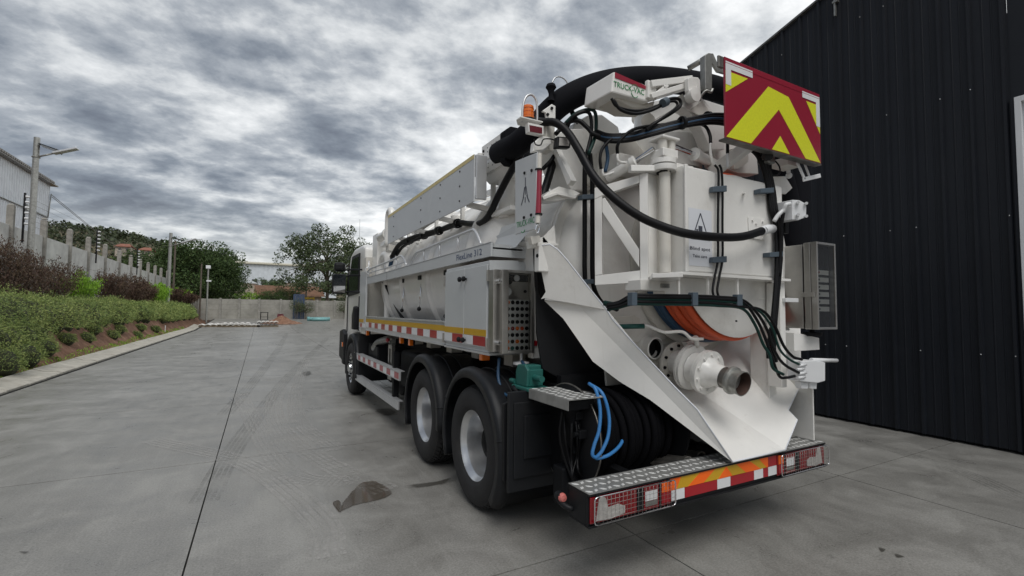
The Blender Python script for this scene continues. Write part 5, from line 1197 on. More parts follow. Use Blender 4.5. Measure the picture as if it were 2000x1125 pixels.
# ---------------------------------------------------------------- rear door box
x0,x1=at(1336,425,y=2.3).x,at(1531,450,y=2.3).x; z0,z1=at(1337,531,y=2.3).z,at(1337,321,y=2.3).z
bx=box('door_box','white',x0+.012,x1,2.312,2.62,z0,z1,.006)
P_(MB().box(x0+.02,x1-.012,2.303,2.3118,z0+.01,z1-.012),'door_face','white',.004)
P_(MB().box(x0-.055,x1+.06,2.285,2.60,z0-.022,z0-.001),'box_bottom_flange','white',.003)
P_(MB().box(x0-.0,x0+.03,2.285,2.302,z0,z1),'box_edge','white',.004)
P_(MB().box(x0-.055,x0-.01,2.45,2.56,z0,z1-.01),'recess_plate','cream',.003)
P_(MB().box(x1+.001,x1+.10,2.45,2.62,.95,z1-.05),'right_column','white',.006)
a_=at(1543,560,y=2.33); P_(MB().box(x1-.02,x1+.05,2.33,2.449,1.1,z0-.03),'column_face','white',.005)
for q in (-.05,.25,.58): P_(MB().box(x0+q,x0+q+.015,2.31,2.325,z0-.18,z0-.023),'drop_stay','white')
mb=MB(); mb.box(x0-.02,x1-.0,2.46,2.58,z0-.17,z0-.023); P_(mb,'lower_housing','white',.004)
# sticker
sp_=[at(a,b,y=2.3) for a,b in ((1345,404),(1390,413),(1390,521),(1346,518))]
sx0,sx1,sz0,sz1=sp_[0].x,sp_[1].x,at(1345,518,y=2.3).z,at(1345,405,y=2.3).z
sk=P_(MB().box(sx0,sx1,2.3005,2.3025,sz0,sz1),'blind_spot_sticker','paper')
text('Blind spot','print',(sx0+.008,2.3000,sz0+.105),(1,0,0),(0,0,1),.032,sk,width=(sx1-sx0)*.88,bold=.012,lift=.001)
text('Take care','print',(sx0+.035,2.3000,sz0+.06),(1,0,0),(0,0,1),.022,sk,width=(sx1-sx0)*.62,bold=.01,lift=.001)
tcx=(sx0+sx1)/2; tb0=sz0+.215; tb1=sz1-.03
for a,b in (((tcx-.075,tb0),(tcx,tb1)),((tcx,tb1),(tcx+.075,tb0)),((tcx+.075,tb0),(tcx-.075,tb0))):
    MB().bar((a[0],2.2998,a[1]),(b[0],2.2998,b[1]),.0014,.009,(1,0,0) if a[1]!=b[1] else (0,0,1)).build('warning_triangle',M['print'],sk)
MB().box(tcx-.022,tcx+.018,2.2985,2.3003,tb0+.008,tb0+.075).build('warning_pictogram',M['print'],sk); MB().box(tcx-.045,tcx-.028,2.2985,2.3003,tb0+.008,tb0+.05).build('warning_pictogram',M['print'],sk)
MB().box(sx0+.02,sx1-.02,2.2985,2.3003,tb0-.026,tb0-.02).build('warning_line',M['print'],sk)
# frame side of the box (splayed), with diagonal
Fy=lambda X:None
fa=Vector((x0-.30,2.47,0)); fd=Vector((-.40,.32,0)).normalized()
nA=at(1250,450,y=2.50); fB=at(1165,450,y=2.74)
zt_n,zb_n=at(1250,342,y=2.50).z,at(1250,552,y=2.50).z
n1t,n1b=Vector((nA.x,2.5,zt_n)),Vector((nA.x,2.5,zb_n)); f1t=Vector((fB.x,2.74,2.6))
PF=plane3(n1t,n1b,f1t); nF=PF[1] if PF[1].y>0 else -PF[1]
def fplate(name,pts,th=.05,par=None): return MB().prism([onplane(q,*PF) for q in pts],nF*th).build(name,M['white'],par,bevel=.003)
fo=fplate('door_frame',[(1161,367),(1248,342),(1248,357),(1176,382),(1161,389)],par=T)
for nm,pts in (('frame_post',[(1161,389.5),(1175.5,383),(1175.5,536),(1162,538)]),('frame_rail',[(1162,538.5),(1250,528),(1250,552),(1162,557)]),('frame_post',[(1248.5,341),(1265,337),(1266,551),(1250.5,552)])): fplate(nm,pts,par=fo)
fplate('frame_diagonal',[(1176,388),(1181,386),(1248.3,487),(1248.3,522),(1176,414)],.035,fo)
nd=n1t
P_(MB().prism([at(a,b,y=2.5) for a,b in ((1266.5,338),(1290,346),(1290,546),(1266.5,551))],(0,.05,0)),'post_side','white',.003)
P_(MB().prism([at(a,b,z=z0-.03) for a,b in ((1262,546),(1274,534),(1334,532),(1326,541))],(0,0,-.03)),'hinge_foot','white',.003)
plate('hinge_base','white',[(1251,546),(1324,539),(1324,554),(1305,568),(1252,566)],2.44,.16)
box('hinge_block','galv',at(1300,575,y=2.42).x-.03,at(1300,575,y=2.42).x+.04,2.42,2.5,at(1300,562,y=2.42).z,at(1300,554,y=2.42).z)
# hinge pin tube and discs
pt=at(1298,335,y=2.42); pb_=at(1298,533,y=2.42); hx=pt.x
P_(MB().cyl((hx,2.42,pb_.z),(hx,2.42,pt.z),.040,n=28),'hinge_tube','cream')
P_(MB().lathe((hx,2.43,pt.z),(0,0,1),[(.001,0),(.088,0),(.09,.006),(.09,.04),(.001,.045)],32),'hinge_disc','white')
P_(MB().lathe((hx,2.43,pt.z-.012),(0,0,1),[(.001,0),(.05,0),(.05,.012)],24),'grease_collar','chassis')
P_(MB().lathe((hx+.0,2.43,pt.z+.05),(0,0,1),[(.001,0),(.09,0),(.09,.035),(.001,.04)],32).box(hx-.02,hx+.3,2.42,2.6,pt.z+.05,pt.z+.084),'hinge_arm','white',.002)
P_(MB().bar((hx-.26,2.5,pt.z+.0),(hx-.03,2.44,pt.z+.02),.05,.045),'hinge_link','white',.004)
# clevis with two rollers on top
ztop=at(1298,272,y=2.42).z
P_(MB().box(hx-.075,hx+.075,2.36,2.49,pt.z+.09,pt.z+.15).box(hx-.085,hx+.085,2.35,2.49,ztop-.018,ztop),'clevis','white',.006)
for dx in (-.04,.04): P_(MB().cyl((hx+dx,2.40,pt.z+.15),(hx+dx,2.40,ztop-.018),.034,n=20),'clevis_roller','cream')
# hydraulic cylinders
def ram(a,b,c,ra,rr): 
    o=P_(MB().cyl(a,b,ra,n=24).lathe(Vector(b)-(Vector(b)-Vector(a)).normalized()*.03,Vector(b)-Vector(a),[(ra,0),(ra*1.2,.0),(ra*1.2,.035),(rr,.04)],24),'hydraulic_cylinder','white'); MB().cyl(b,c,rr,n=18).build('piston_rod',M['chrome'],o)
ram(at(1186,348,y=2.78),at(1240,316,y=2.58),at(1277,290,y=2.44),.040,.018)
ram(at(1425,335,y=2.66),at(1356,301,y=2.50),at(1316,285,y=2.42),.042,.018)
hose('ram_pipe','white',[(1206,300,2.6),(1206,310,2.6),(1210,316,2.6),(1222,318,2.6)],.011)
hose('ram_pipe','white',[(1205,334,2.7),(1180,342,2.72),(1176,330,2.72)],.010)
hose('ram_hose','hose',[(1174,330,2.7),(1172,310,2.7),(1177,290,2.7),(1196,270,2.68),(1212,262,2.66)],.012)
hose('ram_hose','hose',[(1206,300,2.6),(1206,285,2.58),(1215,270,2.56),(1240,252,2.54),(1290,244,2.5),(1345,240,2.45),(1375,245,2.4),(1386,262,2.36),(1388,280,2.34)],.012)
hose('ram_hose','navy',[(1182,335,2.74),(1187,310,2.74),(1184,285,2.74),(1180,262,2.74)],.014)
hose('ram_pipe','white',[(1388,280,2.34),(1388,300,2.34),(1392,316,2.34),(1398,322,2.34)],.011)
# ---------------------------------------------------------------- top of the box: hose pair down the face
for dx in (0,9): 
    hose('face_hose','hose',[(1396+dx,322,2.29),(1403+dx*.7,334,2.28),(1403+dx*.9,370,2.275),(1402+dx,440,2.275),(1402+dx,505,2.275),(1396+dx,540,2.27),(1392+dx,570,2.26),(1402+dx,586,2.25),(1425+dx,588-dx*.2,2.25)],.0085)
for z_ in (369,507): P_(MB().prism([at(a,b,y=2.262) for a,b in ((1393,z_-5),(1420,z_-7),(1420,z_+5),(1393,z_+6))],(0,.035,0)),'hose_clamp','clamp',.003)
P_(MB().tube([at(1452,378,y=2.305),at(1457,377,y=2.25)],.009,10),'face_stud','white')
# round hinge plate with big hose end
plate('coupling_plate','white',[(1462,424),(1494,427),(1494,470),(1464,464)],2.292,.011)
for a,b in ((1469,430),(1489,433),(1468,460),(1489,466),(1476,437)): mb=MB(); bolt(mb,at(a,b,y=2.292),(0,-1,0),.009,.012); P_(mb,'plate_bolt','white')
big=[(1035,235,3.05),(1060,238,2.98),(1085,240,2.9),(1108,258,2.82),(1130,292,2.72),(1160,345,2.60),(1200,387,2.48),(1245,420,2.38),(1290,441,2.30),(1340,456,2.22),(1400,463,2.18),(1450,462,2.16),(1492,450,2.16)]
hose('drooping_hose','hose',big,.030,k=8,n=16)
P_(MB().tube([at(1487,452,y=2.16),at(1500,447,y=2.18),at(1508,447,y=2.25)],.034,16),'hose_end','tapewhite')
# vertical bundle on the right
for i,(dx,r_,mt) in enumerate(((0,.020,'hose'),(5,.018,'hose'),(9,.012,'hose'),(-3,.014,'hose'),(4,.010,'navy'))):
    hose('riser_hose',mt,[(1470+dx,292,2.32),(1484+dx,308,2.31),(1496+dx,340,2.30),(1503+dx,372,2.29),(1508+dx,410,2.275),(1517+dx,440,2.27),(1519+dx*.8,500,2.26),(1516+dx*.6,560,2.25),(1510+dx*.6,630,2.24),(1508+dx*.5,680,2.24),(1512+dx*.5,706,2.25)],r_)
for a,b in ((1500,372),(1518,497)): P_(MB().prism([at(a-14,b-4,y=2.24),at(a+12,b-6,y=2.24),at(a+12,b+4,y=2.24),at(a-14,b+5,y=2.24)],(0,.06,0)),'hose_clamp','clamp',.003)
# upper valve block
vx0,vx1=at(1518,400,y=2.34).x,at(1548,400,y=2.20).x
P_(MB().prism([at(a,b,y=2.16) for a,b in ((1548,390),(1562,391),(1575,398),(1575,424),(1560,430),(1548,429))],(0,.14,0)),'valve_block','tapewhite',.005)
plate('valve_cap','tapewhite',[(1519,398),(1546,391),(1546,428),(1520,424)],2.31,.03)
for a,b in ((1559,395),(1575,397),(1559,419),(1575,422)): P_(MB().cyl(at(a,b,y=2.16)+Vector((0,0,0)),at(a,b,y=2.13),.012,n=10),'valve_bolt','tapewhite')
P_(MB().tube(spl([at(1512,432,y=2.24),at(1520,420,y=2.22),at(1530,410,y=2.2),at(1535,400,y=2.18),at(1543,398,y=2.17)],5),.016,10),'valve_elbow','tapewhite')
hose('valve_hose','hose',[(1530,415,2.2),(1526,440,2.22),(1524,480,2.24),(1522,540,2.24)],.014)
P_(MB().box(at(1534,445,y=2.3).x,at(1541,445,y=2.3).x,2.3,2.33,at(1534,455,y=2.3).z,at(1534,428,y=2.3).z),'solenoid','black',.004)
# ---------------------------------------------------------------- right control cabinet
yc=2.20; cx0,cx1=at(1597,560,y=yc).x,at(1634,560,y=yc).x; cz0,cz1=at(1600,644,y=yc).z,at(1600,472,y=yc).z
rc_=P_(MB().box(cx0,cx1,yc+.055,yc+.11,cz0,cz1),'right_control_box','steel',.006)
MB().box(cx0+.01,cx1-.01,yc+.125,yc+.30,cz0+.005,cz1-.01).build('box_body',M['steel'],rc_,bevel=.006)
mb=MB(); mb.box(cx0,cx0+.018,yc,yc+.05,cz0,cz1); mb.box(cx1-.018,cx1,yc,yc+.05,cz0,cz1); mb.box(cx0+.018,cx1-.018,yc,yc+.05,cz1-.02,cz1); mb.box(cx0+.018,cx1-.018,yc,yc+.05,cz0,cz0+.02); mb.build('lid_frame',M['steel'],rc_,bevel=.003)
MB().poly([(cx0+.018,yc+.008,cz0+.02),(cx1-.018,yc+.008,cz0+.02),(cx1-.018,yc+.008,cz1-.02),(cx0+.018,yc+.008,cz1-.02)]).build('lid_window',M['window'],rc_)
MB().box(cx0+.018,cx1-.018,yc+.048,yc+.054,cz0+.02,cz1-.02).build('button_plate',M['glass'],rc_)
for r_ in range(6):
    z=cz1-.25-r_*.062
    MB().box(cx0+.022,cx1-.03,yc+.046,yc+.0478,z-.02,z+.02).build('switch_row',M['panelgrey'],rc_)
    for c_ in range(3): MB().lathe((cx0+.03+c_*.03,yc+.046,z),(0,-1,0),[(.011,0),(.009,.012),(.001,.013)],10).build('push_button',M['redlens'] if r_==0 else M['amber'] if r_==4 and c_<2 else M['black'],rc_)
MB().box(cx0-.015,cx0+.03,yc+.02,yc+.14,cz0+.27,cz0+.31).build('latch',M['steel'],rc_,bevel=.003)
P_(MB().lathe((cx0+.12,yc+.12,cz0-.06),(0,0,1),[(.06,0),(.075,.01),(.075,.03),(.02,.035),(.02,.06)],18),'box_foot','chassis')
P_(MB().box(x1+.05,cx0+.1,2.50,2.58,cz0-.02,cz0+.02),'box_arm','white',.003)
# right lower bracket with rod
plate('right_bracket','white',[(1551,650),(1565,652),(1600,660),(1601,683),(1552,686)],2.33,.08)
P_(MB().box(at(1535,590,y=2.3).x,at(1560,590,y=2.3).x,2.3,2.33,at(1540,590,y=2.3).z,at(1540,582,y=2.3).z),'small_arm','tapewhite',.003)
# lower valve block
o=P_(MB().prism([at(a,b,y=2.17) for a,b in ((1563,706),(1594,704),(1612,708),(1612,744),(1598,748),(1563,745))],(0,.10,0)),'lower_valve_block','tapewhite',.005)
P_(MB().tube([at(1584,703,y=2.2),at(1634,704,y=2.2)],.016,12),'valve_lever','tapewhite')
for a in (1572,1589): P_(MB().prism([at(a-8,746,y=2.2),at(a+7,747,y=2.2),at(a+6,760,y=2.2),at(a-6,759,y=2.2)],(0,.05,0)),'valve_socket','tapewhite',.004)
for i,(b_,a_) in enumerate(((712,1560),(720,1556),(728,1560),(736,1558))): P_(MB().tube([at(a_,b_+2,y=2.16),at(a_+14,b_,y=2.165)],.011,8),'hose_fitting','tapewhite')
# horizontal bundle below the box
mid=[(1186,598,2.42),(1208,594,2.36),(1235,583,2.30),(1270,583,2.27),(1355,584,2.24),(1400,586,2.235),(1450,592,2.23)]
tails=[[(1480,615,2.22),(1500,650,2.2),(1512,685,2.18),(1530,712,2.17),(1560,730,2.16)],[(1478,625,2.22),(1496,665,2.2),(1508,700,2.18),(1522,735,2.17),(1536,738,2.16),(1552,735,2.16)],
 [(1484,608,2.22),(1508,640,2.2),(1522,680,2.18),(1540,700,2.17),(1562,712,2.16)],[(1488,604,2.22),(1512,632,2.2),(1530,672,2.18),(1548,694,2.17),(1566,700,2.16)],[(1474,630,2.22),(1490,668,2.2),(1503,690,2.18),(1510,716,2.17),(1530,728,2.16)]]
for i,(dy,r_,mt) in enumerate(((-6,.011,'hose'),(-2,.011,'hose'),(2,.009,'greenhose'),(7,.011,'hose'),(11,.011,'greenhose'))):
    hose('bundle_hose',mt,[(a,b+dy*(1 if k>1 else .6),c-.004*(i%2)) for k,(a,b,c) in enumerate(mid)]+[(a,b+dy*.3,c) for a,b,c in tails[i]],r_)
for a in (1240,1359,1446): P_(MB().prism([at(a-5,571 if a<1400 else 575,y=2.215),at(a+5,571 if a<1400 else 575,y=2.215),at(a+5,597,y=2.215),at(a-5,597,y=2.215)],(0,.045,0)),'hose_clamp','clamp',.003)
P_(MB().tube([at(1180,592,y=2.6),at(1210,598,y=2.5)],.02,8),'hose_sleeve','greenhose')
# hanging red-black plug
hose('hanging_cable','hose',[(1505,640,2.24),(1502,660,2.24),(1500,676,2.24)],.010); P_(MB().cyl(at(1501,676,y=2.24),at(1500,684,y=2.24),.012,n=10),'plug_ring','red'); P_(MB().cyl(at(1500,684,y=2.24),at(1501,700,y=2.24),.016,n=10),'plug','chassis')
# ---------------------------------------------------------------- outlet valve assembly
XV=3.10
pA=at(1316.5,705,x=XV); pE=at(1452,750,x=XV+.01); axv=(pE-pA).normalized()
def onax(pxx): 
    p=at(pxx,0,x=XV)
    # depth from the x pixel only
    best=min((abs((at(pxx,705+(pxx-1316)*.33,x=XV)-pA).length-((pA+axv*t)-pA).length),t) for t in [i*.002 for i in range(500)])
    return best[1]
t1,t2,t3,t4,t5=onax(1353),onax(1380),onax(1408),onax(1432),(pE-pA).length
def flange(t,r,th,nb,mt='white',bm_='white',br=.82):
    o=pA+axv*t; fo_=P_(MB().lathe(o,axv,[(.06,0),(r,0),(r,th),(.06,th)],44),'pipe_flange',mt); a,b,_=frame(axv)
    for k in range(nb):
        w=2*math.pi*(k+.5)/nb; c=o+(a*math.cos(w)+b*math.sin(w))*r*br; mb=MB(); mb.cyl(c+axv*(th-.001),c+axv*(th+.014),.013,n=6); mb.build('flange_bolt',M[bm_],fo_)
P_(MB().lathe(pA-axv*.25,axv,[(.11,0),(.11,.25)],32),'outlet_stub','cream')
flange(0,.168,.022,10,'cream','chassis')
P_(MB().lathe(pA+axv*.02,axv,[(.10,0),(.103,.02),(.105,.06),(.118,t1-.06)],36),'valve_body','white')
flange(t1-.035,.188,.022,12); flange(t1-.009,.182,.018,0); P_(MB().lathe(pA+axv*(t1+.013),axv,[(.125,0),(.112,.02),(.112,t2-t1)],36),'valve_body','white')
flange(t2-.02,.172,.018,0); flange(t2+.0,.172,.024,10)
P_(MB().lathe(pA+axv*(t2+.024),axv,[(.125,0),(.105,.03),(.088,.055),(.082,t3-t2)],36),'reducer','white')
P_(MB().lathe(pA+axv*(t3-.01),axv,[(.078,0),(.080,t4-t3)],32),'steel_neck','worn')
P_(MB().lathe(pA+axv*(t4-.02),axv,[(.085,-.005),(.102,-.005),(.106,.01),(.102,.022),(.088,.03),(.090,.09),(.092,t5-t4+.02),(.085,t5-t4+.02),(.082,t5-t4-.06),(.001,t5-t4-.08)],40),'coupling','galv')
P_(MB().lathe(pA+axv*(t5+.001),axv,[(.084,-.0),(.080,-.02),(.078,-.10),(.001,-.10)],32),'outlet_bore','rust')
pL=at(1279,680.5,x=2.93); P_(MB().lathe(pL+Vector((0,.32,.02)),(0,-1,-.06),[(.12,0),(.13,.02),(.13,.05),(.11,.06),(.105,.16),(.092,.20),(.092,.24),(.084,.25),(.084,.31),(.090,.315),(.092,.33),(.082,.335),(.078,.28),(.076,.2),(.001,.2)],40),'side_outlet','white')
P_(MB().lathe(pL+Vector((0,.005,0)),(0,1,0),[(.0775,0),(.076,.06),(.001,.061)],32),'outlet_bore','chassis')
P_(MB().tube(spl([at(1225,636,y=2.78),at(1262,636,y=2.7),at(1285,645,y=2.66),at(1300,649,y=2.64),at(1332,648,y=2.6),at(1348,660,y=2.58),at(1362,664,y=2.58)],6),.013,10),'grey_pipe','white')
P_(MB().tube([at(1208,638,y=2.80),at(1258,637,y=2.71)],.020,10),'teal_sleeve','teal')
P_(MB().tube([at(1358,658,y=2.6),at(1362,676,y=2.62)],.022,12).box(*(lambda p:(p.x-.05,p.x+.05,p.y-.03,p.y+.03,p.z-.01,p.z+.012))(at(1360,662,y=2.6))),'valve_spindle','white')
P_(MB().prism([at(a,b,y=2.72) for a,b in ((1340,668),(1352,664),(1385,672),(1372,680),(1345,678))],(0,.05,0)),'valve_yoke','white',.003)
plate('dome_bracket','cream',[(1200,620),(1240,616),(1250,622),(1250,632),(1204,630)],2.84,.04)
# ---------------------------------------------------------------- vertical hose pairs by the dome
for dx,top in ((0,[(1108,248,2.95),(1120,228,2.9),(1142,218,2.86),(1153,226,2.84),(1155,260,2.83),(1146,300,2.82)]),(15,[(1105,240,2.95),(1125,222,2.9),(1150,214,2.86),(1163,222,2.84),(1163,262,2.83),(1150,300,2.80)])):
    hose('riser_hose','greenhose' if dx else 'hose',top,.014)
    hose('riser_hose','hose',[(1143+dx*.6,300,2.86),(1142+dx*.95,345,2.88),(1142+dx,380,2.90),(1142+dx,460,2.91),(1142+dx,530,2.92),(1146+dx,565,2.93),(1162+dx,592,2.93),(1190+dx,604,2.74)],.019)
hose('riser_hose','hose',[(1085,262,2.98),(1108,240,2.95),(1130,236,2.9),(1148,250,2.85),(1160,262,2.8),(1190,270,2.75),(1225,266,2.72)],.018)
for z_ in (384,550): P_(MB().prism([at(a,b,y=2.86) for a,b in ((1137,z_-4),(1160,z_-5),(1160,z_+4),(1137,z_+5))],(0,.06,0)),'hose_clamp','clamp',.003)
# side bracket on the tank shoulder
P_(MB().prism([at(a,b,y=2.93) for a,b in ((1060,384),(1072,375),(1092,364),(1123,372),(1134,378),(1124,384),(1090,392),(1066,392))],(0,.14,0)),'shoulder_bracket','white',.004)
plate('shoulder_plate','white',[(1060,384),(1092,374),(1122,381),(1130,378),(1124,388),(1090,380),(1062,390)],2.90,.03)
plateX('mast_gusset','white',[(1076,282),(1084,286),(1116,352),(1108,362)],2.02,.05)
# ---------------------------------------------------------------- boom mast and housing
P_(MB().prism([at(a,b,y=3.05) for a,b in ((1085,262),(1110,252),(1165,250),(1178,300),(1180,352),(1150,372),(1116,372),(1098,330),(1082,285))],(0,.26,0)),'boom_mast','white',.008)
P_(MB().prism([at(a,b,y=2.9) for a,b in ((1165,300),(1185,262),(1232,262),(1262,300),(1262,350),(1190,372),(1168,352))],(0,.4,0)),'boom_base','cream',.01)
P_(MB().prism([at(a,b,y=3.15) for a,b in ((1118,262),(1122,240),(1148,225),(1176,223),(1208,247),(1212,266),(1216,300),(1120,300))],(0,.35,0)),'boom_housing','white',.012)
plate('housing_plate','white',[(1205,262),(1224,276),(1238,300),(1226,312),(1208,300)],2.95,.03)
P_(MB().lathe(at(1300,330,y=2.95),(0,0,1),[(.30,-.05),(.30,.22),(.27,.24),(.27,.46),(.29,.47),(.29,.5),(.001,.52)],48),'boom_pedestal','white')
P_(MB().box(at(1205,300,y=2.75).x,at(1260,300,y=2.75).x,2.75,2.95,at(1205,330,y=2.75).z,at(1205,296,y=2.75).z),'ram_mount','white',.01)
# TRUCK-VAC boom end box
pb=[(1199,139),(1267,169),(1267,190),(1199,177)]
Yt=2.55
Q=[at(a,b,y=Yt) for a,b in ((1199,139),(1267,168),(1267,200),(1194,180))]
bxe=P_(MB().prism(Q,(-.02,.30,0)),'boom_end_box','white',.012)
xa_,xb_2=Q[0].x,Q[1].x; zt_=Q[0].z
MB().prism([at(a,b,y=Yt-.002) for a,b in ((1201,141),(1264,169),(1264,176),(1201,152))],(0,-.002,0)).build('red_reflector',M['maroon'],bxe)
o3=at(1198,169,y=Yt); o4=at(1259,187,y=Yt)
text('TRUCK-VAC','green',o3+Vector((0,-.002,0)),o4-o3,(0,0,1),.042,bxe,width=(o4-o3).length*.98,bold=.010,lift=.001)
c=at(1240,178,y=Yt-.004); MB().tube([c+Vector((math.cos(a)*.035,0,math.sin(a)*.05)) for a in [R(t) for t in range(200,330,12)]],.003,5).build('logo_arc',M['green'],bxe); MB().tube([c+Vector((math.cos(a)*.035,0,math.sin(a)*.05)) for a in [R(t) for t in range(30,150,12)]],.002,5).build('logo_arc',M['green'],bxe)
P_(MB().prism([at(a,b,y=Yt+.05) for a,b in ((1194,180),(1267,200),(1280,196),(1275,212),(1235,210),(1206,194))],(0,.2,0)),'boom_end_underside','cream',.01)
# arm with triangular cut-outs
def barp(name,a,b,Ya,Yb_,w,h,mat='white',up=(0,0,1)): return P_(MB().bar(at(*a,y=Ya),at(*b,y=Yb_),w,h,up),name,mat,.004)
barp('boom_arm',(1266,168),(1346,158),2.55,2.50,.09,.05); barp('boom_arm',(1266,192),(1346,167),2.55,2.50,.09,.04); barp('arm_web',(1277,186),(1300,170),2.54,2.52,.07,.025); barp('arm_web',(1300,182),(1290,170),2.54,2.52,.07,.02); barp('arm_end',(1271,160),(1271,194),2.54,2.54,.09,.03)
plate('knuckle_plate','white',[(1344,152),(1350,149),(1364,151),(1368,156),(1369,182),(1358,193),(1349,188),(1345,176)],2.42,.04,.006)
P_(MB().lathe(at(1355,186,y=2.42),(0,-1,0),[(.045,-.05),(.055,0),(.055,.02),(.001,.025)],24),'knuckle_pin','white'); mb=MB(); bolt(mb,at(1361,172,y=2.42),(0,-1,0),.014,.012); bolt(mb,at(1352,180,y=2.42),(0,-1,0),.012,.012); P_(mb,'knuckle_bolt','white')
plate('boom_strut','white',[(1331,208),(1347,190),(1372,192),(1415,244),(1415,292),(1388,292),(1370,250),(1345,216)],2.50,.10,.006)
plate('strut_plate','cream',[(1345,216),(1372,196),(1392,226),(1372,228)],2.485,.012)
plate('boom_web','white',[(1374,194),(1418,208),(1420,232),(1400,228)],2.60,.05)
barp('boom_lower_arm',(1266,232),(1330,196),2.62,2.56,.10,.07); P_(MB().cyl(at(1266,236,y=2.66),at(1266,236,y=2.52),.05,n=20),'arm_pivot','cream')
plate('post_upper','white',[(1415,245),(1440,262),(1478,300),(1482,340),(1440,338),(1400,322),(1392,292)],2.56,.12,.006)
plate('post_cover','cream',[(1430,290),(1462,296),(1462,316),(1442,330),(1434,330)],2.50,.03)
box('top_cap','cream',at(1440,335,y=2.45).x,x1-.01,2.42,2.60,z1+.001,z1+.05,.004)
# galvanised hook over the suction hose
P_(MB().prism([at(a,b,y=2.42) for a,b in ((1377,108),(1384,103),(1391,104),(1391,174),(1378,174))],(0,.05,0)),'hook_bar','galv',.004)
P_(MB().tube([at(1344,134,y=2.6),at(1382,112,y=2.46)],.022,12),'hook_tube','galv')
plate('hook_plate','galv',[(1386,104),(1393,104),(1404,128),(1416,136),(1416,144),(1402,140),(1393,126)],2.47,.02)
P_(MB().tube(spl([at(1392,174,y=2.41),at(1388,180,y=2.41),at(1380,177,y=2.42),at(1372,184,y=2.44),at(1366,196,y=2.46)],5),.010,8),'hook_end','galv')
# hoses bundled round the boom
for i in range(5):
    o_=i*3-6
    hose('boom_hose','hose' if i!=2 else 'navy',[(1165,262+o_,2.82),(1190,270+o_,2.7),(1230,268+o_,2.6),(1270,258+o_,2.5),(1310,247+o_,2.42),(1350,238+o_,2.38),(1390,232+o_*1.3,2.34),(1425,234+o_*1.6,2.32)],.015)
hose('boom_hose','hose',[(1194,192,2.5),(1205,208,2.5),(1235,216,2.5),(1262,214,2.48),(1285,206,2.46),(1300,200,2.44)],.010); hose('boom_hose','hose',[(1198,195,2.5),(1212,214,2.49),(1240,222,2.48),(1270,216,2.46),(1296,204,2.44)],.012)
hose('boom_hose','hose',[(1296,196,2.43),(1318,192,2.42),(1328,196,2.42),(1328,208,2.42),(1310,222,2.43),(1280,240,2.46),(1262,254,2.5)],.012); hose('boom_hose','hose',[(1298,200,2.43),(1318,198,2.42),(1322,208,2.42),(1300,226,2.43),(1272,244,2.48)],.010)
P_(MB().cyl(at(1294,202,y=2.42),at(1302,198,y=2.42),.032,n=12),'hose_clamp','clamp')
for a,b in ((1332,240),(1382,230)): p=at(a,b,y=2.38); P_(MB().lathe(p,(1,-.1,.1),[(.03,-.012),(.048,-.012),(.048,.012),(.03,.012)],14),'cable_tie','black')
# ---------------------------------------------------------------- big suction hose
sh=[(975,300,3.9),(990,292,3.70),(1008,284,3.52),(1028,268,3.38),(1050,248,3.28),(1072,222,3.18),(1100,198,3.1),(1140,177,3.02),(1185,163,2.95),(1235,156,2.9),(1290,156,2.84),(1345,162,2.80),(1395,172,2.78),(1440,188,2.78),(1475,215,2.8),(1500,260,2.85),(1520,320,2.9),(1540,400,2.95),(1548,520,3.0)]
hose('suction_hose','matt',sh,.105,k=8,n=28)
# guide box at the left end of the hose
pA_=at(942,287,x=1.93); gb_=[at(a,b,x=1.93) for a,b in ((941,287),(986,250),(983,322),(938,346))]
y0_,y1_=gb_[1].y,gb_[0].y; z1_=gb_[0].z; z0_=gb_[3].z
go=P_(MB().box(1.93,1.945,y0_,y1_,z0_,z1_),'hose_guide_box','white',.004)
for (a,b,c_,d) in ((1.9451,2.25,z0_-.01,z0_+.005),(1.9451,2.25,z1_-.02,z1_-.005)): MB().box(a,b,y0_,y1_,c_,d).build('guide_plate',M['white'],go)
MB().box(2.24,2.255,y0_,y1_,z0_,z1_).build('guide_plate',M['white'],go)
P_(MB().loft([(1.95,y0_,z0_-.011),(2.25,y0_,z0_-.011),(2.25,y1_,z0_-.011),(1.95,y1_,z0_-.011)][::-1],[(2.02,y0_,z0_-.07),(2.2,y0_,z0_-.07),(2.2,y1_,z0_-.07),(2.02,y1_,z0_-.07)][::-1]),'guide_bottom','white',.004)
P_(MB().box(1.935,2.27,y0_-.02,y0_-.001,z0_-.005,z1_+.005),'guide_mouth','black',.02)
P_(MB().prism([at(a,b,y=y0_-.10) for a,b in ((986,254),(998,246),(1026,252),(1034,262),(1033,318),(1022,324),(994,320),(986,312))],(0,.10,0)),'mouth_frame','matt',.01)
MB().box(1.926,1.9295,y0_+.02,y1_-.02,z0_+.13,z0_+.145).build('guide_rib',M['cream'],go)
mb=MB()
for i in range(5):
    for z in (z0_+.05,z0_+.09,z0_+.21,z0_+.25): mb.cyl((1.9285,y0_+.06+i*(y1_-y0_-.12)/4+.02*(z>z0_+.2),z),(1.9298,y0_+.06+i*(y1_-y0_-.12)/4+.02*(z>z0_+.2),z),.007,n=8)
mb.build('guide_hole',M['chassis'],go)
for z in (z0_+.06,z1_-.06):
    for y in (y0_+.04,y1_-.05): mb=MB(); bolt(mb,(1.93,y,z),(-1,0,0),.014,.01); mb.build('guide_bolt',M['chassis'],go)
box('guide_end','white',1.90,2.2,y1_+.001,y1_+.12,z0_+.02,z1_-.06,.006); P_(MB().cyl((2.1,4.0,2.6),(2.1,4.0,z0_),.08,n=24),'guide_pillar','white'); P_(MB().box(1.98,2.22,3.7,4.1,2.62,2.66),'pillar_plate','white',.004)
